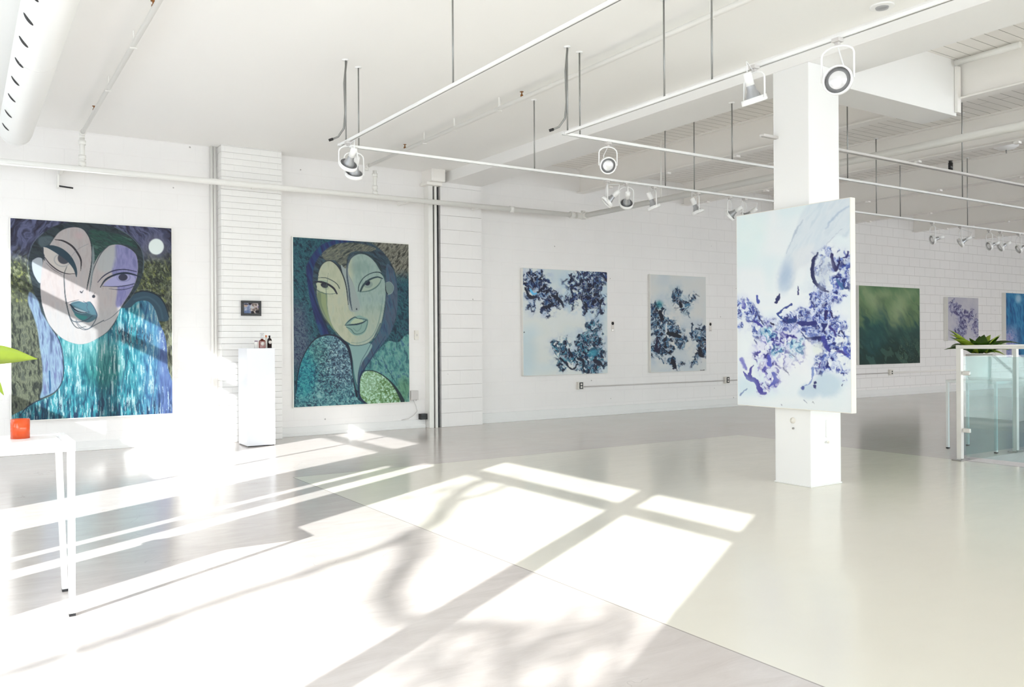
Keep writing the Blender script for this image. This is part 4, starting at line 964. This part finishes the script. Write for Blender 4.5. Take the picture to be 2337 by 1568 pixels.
# ================================================================ lighting tracks
ZT = 2.91
def track(label, p, q, rods, mat, cap_end=None, w=.034, hgt=.022):
    p = Vector(p); q = Vector(q); d = (q-p).normalized()
    t = thing('lighting_track', label, 'lighting track', p)
    u = Vector((-d.y, d.x, 0))
    m = MB(); m.prism([p-u*w/2-Vector((0,0,hgt/2)), p+u*w/2-Vector((0,0,hgt/2)), p+u*w/2+Vector((0,0,hgt/2)), p-u*w/2+Vector((0,0,hgt/2))],
                      [q-u*w/2-Vector((0,0,hgt/2)), q+u*w/2-Vector((0,0,hgt/2)), q+u*w/2+Vector((0,0,hgt/2)), q-u*w/2+Vector((0,0,hgt/2))])
    m.build('rail', mat, t, bev=.003)
    g = .008; zb = Vector((0,0,-hgt/2-.001))
    m = MB(); m.prism([p-u*g/2+zb, p+u*g/2+zb, p+u*g/2+zb*.6, p-u*g/2+zb*.6], [q-u*g/2+zb, q+u*g/2+zb, q+u*g/2+zb*.6, q-u*g/2+zb*.6]); m.build('groove', M['rod'], t)
    for (x, y, zt) in rods:
        MB().tube([(x, y, ZT+hgt/2), (x, y, zt)], .0065, 8).build('suspension_rod', M['rod'], t)
        MB().lathe((x, y, zt), (0,0,-1), [(0,.03),(.006,.028),(.008,0)], 18).build('ceiling_plate', M['white'], t)
    return t
TAX, TAY, TBX, TBY, TCY = 2.76, 6.885, 4.166, 5.546, 4.72
ta = track('left white lighting track running from the twin spotlights toward the camera', (TAX, TAY-.03, ZT), (TAX, YF+1, ZT), [(TAX, 6.76, ZC), (TAX, 4.90, ZC), (TAX, 2.2, ZC)], M['trackw'])
ta2 = track('long white lighting track parallel to the rear wall, carrying the row of small spotlights', (TAX-.02, TAY, ZT), (16.5, TAY, ZT), [(2.93, TAY, ZC), (4.80, TAY, ZC), (6.57, TAY, ZD), (7.02, TAY, ZD), (10.49, TAY, ZD), (11.05, TAY, ZD), (12.8, TAY, ZD)], M['trackw'])
tb_ = track('right white lighting track carrying the two large spotlights near the column', (TBX, TBY-.03, ZT), (TBX, YF+1, ZT), [(TBX, 5.50, ZC), (TBX, 4.37, ZC), (TBX, 3.92, ZC), (TBX, 1.6, ZC)], M['trackw'])
tb2 = track('white lighting track passing behind the column with one round spotlight near its left end', (TBX-.02, TBY, ZT), (15.0, TBY, ZT), [(4.33, TBY, ZC), (6.16, TBY, ZB), (7.94, TBY, ZD), (10.2, TBY, ZD)], M['trackw'])
tc = track('grey track high at right crossing under the thick pipe', (5.6, TCY, ZT), (14.0, TCY, ZT), [(8.68, TCY, ZD)], M['trackg'], w=.05)
for t, x, y, lean in ((ta, TAX, 6.76, -.10), (tb_, TBX, 5.50, -.10)):
    MB().tube([(x+.012, y+.01, ZC), (x-.008, y+.012, ZT+.5), (x, y+.012, ZT+.25), (x-.01, y+.02, ZT+.12), (x-.05, y+.05, ZT+.05), (x-.09, y+.08, ZT+.03)], .009, 10).build('power_cable', M['rod'], t)
    MB().tube([(x-.085, y+.077, ZT+.032), (x-.115, y+.097, ZT+.02)], .012, 10).build('cable_plug', M['dark'], t)
sc_ = thing('upright_sprinkler', 'small black upright sprinkler above the grey track at right', 'sprinkler', (8.45, TCY, ZT+.01))
MB().tube([(8.46, TCY-.0, ZT+.012), (8.46, TCY, ZT+.09)], .022, 12).build('body', M['dark'], sc_)
MB().lathe((8.46, TCY, ZT+.09), (0,0,1), [(0,.014),(.02,.02),(.024,0)], 14).build('deflector', M['dark'], sc_)

def spot(x, y, aim, label, drop=.20, R=.066, group=None, seg=28, strap=False):
    """track spotlight: adapter clip, hoop yoke, gimbal ring, reflector lamp and socket"""
    top = Vector((x, y, ZT-.011)); s = thing('track_spotlight', label, 'spotlight', top, group)
    a = Vector(aim).normalized(); w = a.cross(Vector((0,0,1))).normalized()
    piv = top-Vector((0,0,drop))
    MB().box(x-.024, x+.024, y-.024, y+.024, top.z-.022, top.z).box(x-.012, x+.012, y-.012, y+.012, top.z-.04, top.z-.022).build('adapter', M['trackg'] if R > .06 and not strap else M['white'], s, bev=.002)
    r = .0055 if R > .06 else .006
    pts = []
    zt = top.z-.042; wd = R+.012
    pts.append(piv+w*wd*-1)
    for k in range(0, 9):
        q = math.pi*k/8
        pts.append(Vector((x, y, zt-.05))-w*math.cos(q)*wd+Vector((0,0,.05*math.sin(q))))
    pts.append(piv+w*wd)
    MB().tube(pts, r, 8).build('yoke', M['white'], s)
    MB().lathe(piv, a, [(-.018, R), (-.018, R+.006), (.012, R+.007), (.017, R+.002), (.012, R-.004), (-.018, R)], seg).build('gimbal_ring', M['white'], s)
    MB().lathe(piv, a, [(-.016, R-.001), (-.004, R*.86), (.003, R*.66)], seg).build('baffle', M['baffle'], s)
    MB().lathe(piv, a, [(.004, R*.66), (-.018, R*.66), (-.04, R*.56), (-.062, R*.40), (-.092, R*.36)], seg).build('reflector', M['silver'], s)
    MB().lathe(piv, a, [(.004, R*.66), (.012, R*.5), (.016, R*.25), (.017, 0)], seg).build('lens', M['lens'], s)
    m = MB(); m.lathe(piv, a, [(-.088, 0), (-.088, .026), (-.165, .026), (-.172, .020), (-.172, 0)], 20); m.build('lamp_holder', M['white'], s)
    MB().tube([piv-a*.168, piv-a*.18+Vector((0,0,.06)), Vector((x, y, zt-.0))], .004, 6).build('cord', M['white'], s)
    return s
G = 'white track spotlights'
spot(TBX-.02, 2.955, (-.95, -.36, -.10), 'large white spotlight with its lens toward us, hanging right of the column head', .235, .076, G)
spot(TBX-.05, 3.525, (.36, -.02, -.95), 'large white spotlight tilted down showing its grey reflector, hanging left of the column head', .215, .072, G)
spot(TAX-.01, 6.69, (-.02, .68, -.66), 'upper of the twin spotlights at the left end of the tracks', .20, .072, G)
spot(TAX+.115, TAY-.02, (.10, .62, -.78), 'lower of the twin spotlights at the left end of the tracks', .235, .072, G)
spot(4.63, TBY, (-.42, -.82, -.35), 'white spotlight facing us above the row of small spotlights', .20, .066, G)
row = [(5.73, (-.62, .42, -.68), 'leftmost small spotlight of the row beside the column, aimed down left'),
       (6.00, (.44, .67, -.62), 'second small spotlight of the row beside the column, seen from behind'),
       (6.40, (.33, -.15, -.9), 'third small spotlight of the row beside the column, flat ring facing down'),
       (7.07, (.30, -.2, -.9), 'fourth small spotlight of the row beside the column, above the narrow flower painting'),
       (7.60, (-.35, .75, -.55), 'fifth small spotlight of the row beside the column, just left of the column canvas'),
       (7.86, (-.35, .75, -.55), 'sixth small spotlight of the row, partly hidden by the column canvas'),
       (11.85, (-.84, .55, -.28), 'first small spotlight right of the column'),
       (12.60, (-.55, .65, -.50), 'second small spotlight right of the column, wide hoop seen open'),
       (13.42, (-.84, .50, -.34), 'third small spotlight right of the column'),
       (13.76, (-.70, .55, -.45), 'fourth small spotlight right of the column, close beside the third'),
       (14.33, (-.70, .55, -.45), 'rightmost small spotlight at the edge of the photo')]
for x, a, l in row: spot(x, TAY, a, l, .225 if x < 9 else .25, .066, G, 24)

# ================================================================ paintings
def lin(a): return np.where(a <= .04045, a/12.92, ((a+.055)/1.055)**2.4)
def painted_sheet(name, C, origin, du, dv, parent, mat):
    """a sheet whose points carry the pigment mixed for them"""
    h, w = C.shape[:2]
    o = np.array(origin, float)-np.array(ORIG[parent]); du = np.array(du, float); dv = np.array(dv, float)
    uu, vv = np.meshgrid(np.linspace(0,1,w), np.linspace(0,1,h))
    co = (o+uu[..., None]*du+vv[..., None]*dv).reshape(-1, 3)
    idx = np.arange(w*h).reshape(h, w)
    q = np.stack([idx[:-1,:-1], idx[1:,:-1], idx[1:,1:], idx[:-1,1:]], -1).reshape(-1, 4)
    me = bpy.data.meshes.new(name)
    me.vertices.add(w*h); me.vertices.foreach_set('co', co.ravel().astype(np.float32))
    me.loops.add(q.size); me.loops.foreach_set('vertex_index', q.ravel().astype(np.int32))
    me.polygons.add(len(q)); me.polygons.foreach_set('loop_start', (np.arange(len(q))*4).astype(np.int32)); me.polygons.foreach_set('loop_total', np.full(len(q), 4, np.int32))
    me.update(calc_edges=True)
    at = me.color_attributes.new('pigment', 'FLOAT_COLOR', 'POINT')
    rgba = np.ones((h*w, 4), np.float32); rgba[:, :3] = lin(np.clip(C, 0, 1)).reshape(-1, 3)
    at.data.foreach_set('color', rgba.ravel())
    me.materials.append(mat); new_obj(name, me, parent)
CM = canvas_material('artist_pigment', .5); CMG = canvas_material('artist_pigment_varnished', .22)
def painting(label, canv, x0, x1, z0, z1, mat, depth=.045, rim=.012, edge='frame'):
    p = thing('painting', label, 'painting', ((x0+x1)/2, D-depth, z0))
    MB().box(x0-rim, x1+rim, D-depth, D-.002, z0-rim, z1+rim).build('stretcher_frame', M[edge], p, bev=.003)
    painted_sheet('canvas', canv.C, (x0, D-depth-.0015, z1), (x1-x0, 0, 0), (0, 0, z0-z1), p, mat)
painting('large portrait of a blue haired face with a white moon and teal body', paint_moon_face(), .470, 2.116, .379, 2.576, CM)
painting('large green portrait of a face with two rounded shoulders, right of the brick pilaster', paint_shoulder_face(), 3.594, 5.236, .377, 2.567, CM)
painting('wide white canvas with four clusters of navy blue blooms', paint_white_bloom_large(), 7.150, 8.797, .687, 2.322, CM, .055, .006)
painting('narrow white canvas with navy and teal splashes, left of the column', paint_white_bloom_narrow(), 9.742, 11.053, .676, 2.325, CM, .055, .006)
painting('dark green abstract canvas on the far wall right of the column', paint_green(), 15.49, 17.68, .684, 2.320, CM, .06, .006)
painting('small pale canvas with lilac grey blossoms between the green and blue canvases', paint_lilac(), 18.74, 20.03, 1.17, 2.16, CM, .10, .004)
painting('bright blue abstract canvas cut off by the right edge', paint_blue(), 21.30, 23.6, .75, 2.32, CM, .10, .004)
cp = thing('painting', 'tall white canvas with violet and blue swirls hung on the column', 'painting', (5.74, 4.53, .636))
MB().box(5.718, 5.779, 3.972, 5.106, .634, 2.295).build('stretcher_frame', M['stretcher'], cp, bev=.003)
painted_sheet('canvas', paint_violet_wave().C, (5.7165, 5.100, 2.290), (0, -1.124, 0), (0, 0, -1.650), cp, CM)
fp = thing('picture_frame', 'small black framed snapshot on the brick pilaster above the plinth', 'picture', (3.0, 10.42, 1.545))
m = MB(); fx0, fx1, fz0, fz1, fb = 2.884, 3.126, 1.543, 1.728, .030
m.box(fx0, fx1, 10.405, 10.437, fz0, fz0+fb).box(fx0, fx1, 10.405, 10.437, fz1-fb, fz1).box(fx0, fx0+fb, 10.405, 10.437, fz0+fb, fz1-fb).box(fx1-fb, fx1, 10.405, 10.437, fz0+fb, fz1-fb)
m.build('frame', M['blackframe'], fp, bev=.002)
MB().box(fx0+.01, fx1-.01, 10.420, 10.434, fz0+.01, fz1-.01).build('backing', M['blackframe'], fp)
painted_sheet('photo', paint_snapshot().C, (fx0+fb, 10.4185, fz1-fb), (fx1-fx0-2*fb, 0, 0), (0, 0, -(fz1-fz0-2*fb)), fp, CM)

# ================================================================ plinth and the things on it
PX0, PX1, PY0, PY1, PH = 2.785, 3.112, 9.84, 10.20, 1.146
pl = thing('plinth', 'tall narrow white plinth in front of the brick pilaster', 'plinth', (2.95, 10.0, 0))
MB().box(PX0, PX1, PY0, PY1, .012, PH).build('body', M['plinth'], pl, bev=.002)
MB().box(PX0+.01, PX1-.01, PY0+.012, PY1-.01, 0, .012).build('foot', M['dark'], pl)
def square_bottle(cx, cy, w, d, h, sh, neck, nh, mat, root):
    m = MB()
    def ringq(w_, d_, z): return [(cx-w_/2, cy-d_/2, z), (cx+w_/2, cy-d_/2, z), (cx+w_/2, cy+d_/2, z), (cx-w_/2, cy+d_/2, z)]
    m.prism(ringq(w, d, PH), ringq(w, d, PH+h)); m.prism(ringq(w, d, PH+h), ringq(w*.55, d*.6, PH+h+sh))
    m.tube([(cx, cy, PH+h+sh), (cx, cy, PH+h+sh+nh)], neck, 16)
    m.build('bottle_body', mat, root, bev=.005)
def disc_label(cx, cy, z, r, root):
    MB().lathe((cx, cy, z), (0,-1,0), [(0, r), (.001, r), (.001, 0)], 24).build('round_label', M['paper'], root)
b = thing('bottle', 'squat amber bottle with round pale label and tall clear stopper on the plinth', 'bottle', (2.985, 9.95, PH))
square_bottle(2.995, 9.95, .072, .045, .088, .012, .016, .012, M['amber'], b); disc_label(2.995, 9.9265, PH+.052, .022, b)
MB().lathe((2.995, 9.95, PH+.112), (0,0,1), [(0,.014),(.03,.016),(.055,.015),(.06,.024),(.066,.024),(.07,0)], 20).build('stopper', M['clear'], b)
b = thing('bottle', 'slender dark wine coloured bottle with round pale label on the plinth', 'bottle', (3.085, 9.95, PH))
MB().lathe((3.083, 9.95, PH), (0,0,1), [(0,0),(0,.026),(.095,.026),(.108,.022),(.118,.010),(.145,.009),(.145,0)], 28).build('bottle_body', M['darkglass'], b)
MB().tube([(3.083, 9.95, PH+.132), (3.083, 9.95, PH+.150)], .0105, 16).build('cap', M['dark'], b); disc_label(3.083, 9.923, PH+.070, .020, b)
b = thing('jar', 'small pale grey jar with a mauve lid at the left of the plinth', 'jar', (2.92, 9.95, PH))
MB().lathe((2.922, 9.94, PH), (0,0,1), [(0,0),(0,.022),(.07,.022),(.078,.018),(.078,0)], 24).build('jar_body', M['potw'], b)
MB().lathe((2.922, 9.94, PH+.076), (0,0,1), [(0,.019),(.014,.019),(.014,0)], 24).build('lid', plain('mauve_lid', (150, 130, 150), .5), b)
b = thing('reed_tube', 'slim pale cream tube standing at the right of the plinth', 'tube', (3.10, 10.05, PH))
MB().tube([(3.095, 10.12, PH), (3.095, 10.12, PH+.13)], .011, 14).build('tube_body', M['ivory'], b); MB().tube([(3.095, 10.12, PH+.13), (3.095, 10.12, PH+.155)], .012, 14).build('cap', M['wax'], b)

# ================================================================ console table at left, candle and plant
TZ = .772
t = thing('console_table', 'white metal console table at the left edge with an orange candle on it', 'table', (-.2, 4.4, 0))
x0, x1, y0, y1 = -.43, .43, 4.19, 4.645
MB().box(x0, x1-.045, y0+.01, y1-.01, TZ-.045, TZ-.006).build('tabletop', M['white'], t, bev=.003)
m = MB(); m.box(x0, x1, y0, y0+.03, TZ-.045, TZ).box(x0, x1, y1-.03, y1, TZ-.045, TZ).box(x1-.03, x1, y0+.03, y1-.03, TZ-.045, TZ).box(x0, x0+.03, y0+.03, y1-.03, TZ-.045, TZ); m.build('top_rail', M['white'], t, bev=.003)
for px, py, bx_, by_ in ((x1-.017, y0+.017, .413, 4.194), (x1-.035, y1-.06, .425, 4.633), (x0+.017, y0+.017, x0+.017, 4.194), (x0+.035, y1-.06, x0+.02, 4.633)):
    l = MB().leg((bx_, by_, .012), (px, py, TZ-.02), .026, .031).build('leg', M['white'], t, bev=.002)
    MB().leg((bx_, by_, 0), (bx_, by_, .012), .026).build('foot', M['dark'], l)
c = thing('candle', 'orange glass candle on the console table', 'candle', (.236, 4.54, TZ-.006))
ZTT = TZ-.006
MB().lathe((.236, 4.54, ZTT), (0,0,1), [(0,0),(0,.040),(.090,.040),(.090,.036),(.012,.036),(.012,0)], 32).build('glass', M['orange'], c)
MB().lathe((.236, 4.54, ZTT+.013), (0,0,1), [(0,0),(0,.0355),(.05,.0355),(.05,0)], 28).build('wax', M['wax'], c)
MB().tube([(.236, 4.54, ZTT+.06), (.236, 4.54, ZTT+.078)], .0015, 6).build('wick', M['dark'], c)
p = thing('potted_plant', 'large leafed green plant reaching in from the left edge above the console table', 'plant', (-.25, 4.42, ZTT))
MB().lathe((-.25, 4.42, ZTT), (0,0,1), [(0,0),(0,.07),(.14,.09),(.14,.082),(.12,.08),(.12,0)], 28).build('pot', M['potw'], p)
MB().lathe((-.25, 4.42, ZTT+.115), (0,0,1), [(0,.081),(.006,0)], 24).build('soil', M['soil'], p)
leaves = [((.03, 4.42, 1.145), (1, 0, .02), .27, .13, .12, .8), ((.06, 4.44, 1.09), (.75, .1, -.55), .16, .085, .6, .5), ((-.32, 4.40, 1.13), (-.8, -.1, .3), .25, .10, .5, 0), ((-.24, 4.36, 1.18), (.1, -.8, .4), .24, .10, .6, 0),
          ((-.30, 4.36, 1.2), (-.6, -.5, .5), .24, .10, .6, 0), ((-.22, 4.42, 1.22), (.5, .1, .9), .22, .09, .5, 0)]
for (bp_, dr_, ln, wd, drp, rl) in leaves:
    MB().tube([(-.25, 4.42, ZTT+.12), (-.25+(bp_[0]+.25)*.4, 4.42+(bp_[1]-4.42)*.4, (bp_[2]+ZTT+.12)/2+.07), bp_], [.005, .004, .003], 8).build('stem', M['leafd'], p)
    MB().leaf(bp_, dr_, ln, wd, drp, .3, 10, rl).build('leaf', M['leafl'], p, solid=.0008)

# ================================================================ glass railing, side table and plant at right
RX, RY = 8.288, 4.545
r = thing('glass_railing', 'white framed glass railing around the stair opening at right', 'railing', (RX, RY, 0))
def post(x, y):
    pp = MB().box(x-.024, x+.024, y-.024, y+.024, .008, 1.11).build('post', M['railmetal'], r, bev=.002)
    MB().box(x-.07, x+.07, y-.05, y+.05, 0, .010).box(x-.03, x+.10, y-.04, y-.02, 0, .02).build('base_plate', M['chrome'], pp, bev=.002)
for q in ((RX, RY), (RX, 2.6), (RX, .9), (9.37, RY), (10.9, RY), (12.6, RY)): post(*q)
MB().box(RX-.026, RX+.026, .85, RY+.026, 1.105, 1.14).box(RX+.026, 13.0, RY-.026, RY+.026, 1.105, 1.14).build('top_rail', M['railmetal'], r, bev=.003)
for (a0, a1) in ((2.66, RY-.06), (.95, 2.54)):
    MB().box(RX-.005, RX+.005, a0, a1, .045, 1.03).build('glass_panel', M['glass'], r)
    for yy in (a0, a1):
        for z in (.30, .865):
            MB().box(RX-.014, RX+.014, yy-.03, yy+.045, z-.022, z+.022).build('glass_clamp', M['railmetal'], r, bev=.009) if yy == a0 else MB().box(RX-.014, RX+.014, yy-.045, yy+.03, z-.022, z+.022).build('glass_clamp', M['railmetal'], r, bev=.009)
for (a0, a1) in ((RX+.06, 9.31), (9.43, 10.84), (10.96, 12.5)):
    MB().box(a0, a1, RY-.005, RY+.005, .045, 1.03).build('glass_panel', M['glass'], r)
t = thing('side_table', 'small white metal side table behind the glass railing', 'table', (9.3, 4.87, 0))
x0, x1, y0, y1, z = 9.09, 9.52, 4.60, 5.14, .753
MB().box(x0, x1, y0, y1, z-.028, z).build('tabletop', M['white'], t, bev=.003)
for qx, qy in ((x0+.012, y0+.012), (x1-.012, y0+.012), (x0+.012, y1-.012), (x1-.012, y1-.012)):
    l = MB().leg((qx, qy, .012), (qx, qy, z-.028), .026, .026).build('leg', M['white'], t, bev=.002)
    MB().leg((qx, qy, 0), (qx, qy, .012), .03).build('foot', M['dark'], l)
p = thing('potted_plant', 'dark and lime leafed plant standing on the white side table behind the railing', 'plant', (9.36, 4.92, z))
pc_ = (9.36, 4.92)
MB().lathe((pc_[0], pc_[1], z), (0,0,1), [(0,0),(0,.10),(.03,.11),(.28,.13),(.28,.12),(.25,.118),(.25,0)], 32).build('pot', M['potw'], p)
MB().lathe((pc_[0], pc_[1], z+.245), (0,0,1), [(0,.119),(.01,0)], 24).build('soil', M['soil'], p)
rnd = random.Random(11)
for k in range(52):
    az = rnd.uniform(0, 2*math.pi); el = rnd.uniform(.35, 1.6); ln = rnd.uniform(.22, .36)*(1-.35*max(0, -math.sin(az))); rr = rnd.uniform(0, .09)
    if k < 3: az, el, ln = (-.25, -.12, .1)[k], (.55, .35, .7)[k], (.62, .55, .45)[k]
    b = (pc_[0]+rr*math.cos(az), pc_[1]+rr*math.sin(az), z+.29)
    MB().leaf(b, (math.cos(az), math.sin(az), el), ln, rnd.uniform(.10, .15), rnd.uniform(.4, 1.1), .35, 9, rnd.uniform(-.3, .3)).build('leaf', M['leafl'] if k % 3 == 1 else M['leafd'], p, solid=.0008)

# ================================================================ tree outside the windows, whose branches shade the floor
XT = -9.0
def up_sun(x, y):
    L = x-XT
    return Vector((XT, y-L*SY/SX, L*TAN/SX))
tr = thing('tree', 'bare branched tree with few leaves outside the left windows', 'tree', (XT, -3.2, -.6))
br = [([(-.9, 3.15), (.12, 3.57), (.8, 3.93), (1.5, 4.28), (2.2, 4.62)], .055), ([(2.2, 4.62), (2.7, 5.05), (3.26, 5.78), (3.80, 6.3)], .085),
      ([(2.35, 4.70), (2.2, 4.35), (1.85, 3.93), (1.66, 3.62), (1.60, 3.35), (1.72, 3.15), (1.9, 3.0)], .075), ([(3.2, 5.6), (3.6, 5.75), (4.1, 6.2)], .04),
      ([(1.9, 3.0), (1.75, 2.7), (1.45, 2.2), (1.2, 1.6)], .05), ([(1.7, 2.75), (2.1, 2.75), (2.5, 2.9)], .035), ([(1.5, 2.4), (1.9, 2.2), (2.2, 2.3)], .03)]
for pts, w in br:
    q = catmull([(p_[0], p_[1]) for p_ in pts], n=4)
    MB().tube([up_sun(a, b_) + Vector((rnd.uniform(-.03,.03), 0, 0)) for a, b_ in q], [w*.8*(1.1-.4*i/len(q)) for i in range(len(q))], 8).build('branch', M['bark'], tr)
MB().tube([(XT, -3.2, -.6), (XT, -3.1, 1.5), up_sun(1.2, 1.6)+Vector((0, 0, .3)), up_sun(1.2, 1.6)], [.16, .13, .08, .05], 12).build('trunk', M['bark'], tr)
lf = MB()
for (x, y, s, n) in ((1.85, 2.72, .16, 50), (1.5, 2.45, .2, 60), (1.55, 2.9, .10, 22), (2.3, 2.75, .18, 40), (1.6, 2.0, .25, 70), (3.9, 6.35, .15, 24), (.7, 8.6, .35, 320), (.2, 8.3, .3, 240), (1.4, 2.3, .3, 50), (3.0, 6.1, .2, 30)):
    c = up_sun(x, y)
    for k in range(n):
        d = Vector((rnd.gauss(0, s*1.0), rnd.gauss(0, s), rnd.gauss(0, s*.5)))
        lf.leaf(c+d, (rnd.uniform(-1,1), rnd.uniform(-1,1), rnd.uniform(-.6,.6)), .12, .07, .4, .2, 3)
o = lf.build('foliage', M['treeleaf'], tr); o['kind'] = 'stuff'

# building masses added out of view to cut sky light through the left windows
bd = thing('blocker', 'tall pale building added outside the left windows, out of view, to cut sky light', 'blocker', (-13, 20, -.6))
MB().box(-24, -13, 3.1, 45, -.6, 15).build('blocker_body', M['blocker_body'], bd)
for k in range(8):
    for zz in (1.5, 5.2, 8.9): MB().box(-13.02, -12.95, 4.5+k*5, 6.9+k*5, zz, zz+2.2).build('window', M['stairwall'], bd)
bl = thing('blocker', 'low pale building with a flat roof, added out of view to cut sky light', 'blocker', (-14, -10, -.6))
MB().box(-24, -14, -40, 3.0, -.6, 4.2).build('blocker_body', M['blocker_body'], bl)
for k in range(8): MB().box(-14.02, -13.95, -36+k*5, -33.4+k*5, 1.2, 3.4).build('window', M['stairwall'], bl)

# ================================================================ light
sun = bpy.data.lights.new('sun', 'SUN'); so = bpy.data.objects.new('sun', sun); COL.objects.link(so)
sun.energy = SUN_E; sun.angle = math.radians(.42); sun.color = (1, .99, .975)
dv = Vector((SX, SY, -TAN)).normalized(); so.rotation_euler = dv.to_track_quat('-Z', 'Y').to_euler()
w = bpy.data.worlds.new('sky'); SC.world = w; w.use_nodes = True
bg = w.node_tree.nodes['Background']; tcn = w.node_tree.nodes.new('ShaderNodeTexCoord'); sx = w.node_tree.nodes.new('ShaderNodeSeparateXYZ'); cr = w.node_tree.nodes.new('ShaderNodeValToRGB')
w.node_tree.links.new(tcn.outputs['Generated'], sx.inputs[0]); w.node_tree.links.new(sx.outputs[2], cr.inputs[0]); w.node_tree.links.new(cr.outputs[0], bg.inputs[0])
cr.color_ramp.elements[0].color = (.965, .985, 1., 1); cr.color_ramp.elements[1].color = (.76, .87, 1., 1); cr.color_ramp.elements[1].position = .8
bg.inputs[1].default_value = SKY_E
def portal(c, sx_, sy_, d):
    l = bpy.data.lights.new('sky_portal', 'AREA'); l.shape = 'RECTANGLE'; l.size = sx_; l.size_y = sy_; l.cycles.is_portal = True
    o = bpy.data.objects.new('sky_portal', l); COL.objects.link(o); o.location = c; o.rotation_euler = Vector(d).to_track_quat('-Z', 'Y').to_euler()
for (a, b, _, ZH, ZS) in WL: portal((XL-.12, (a+b)/2, (ZS+ZH)/2), b-a, ZH-ZS, (1,0,0))
for (a, b, ZT_) in WF: portal(((a+b)/2, YF-.17, (.15+ZT_)/2), b-a, ZT_-.15, (0,1,0))
SC.view_settings.view_transform = 'Standard'; SC.view_settings.look = 'None'; SC.view_settings.gamma = 1; SC.view_settings.use_curve_mapping = False
SC.view_settings.exposure = EXPO
cy = SC.cycles
cy.max_bounces = 14; cy.diffuse_bounces = 8; cy.glossy_bounces = 5; cy.transmission_bounces = 8; cy.transparent_max_bounces = 12
cy.caustics_reflective = False; cy.caustics_refractive = False; cy.sample_clamp_indirect = 6
cy.use_denoising = True
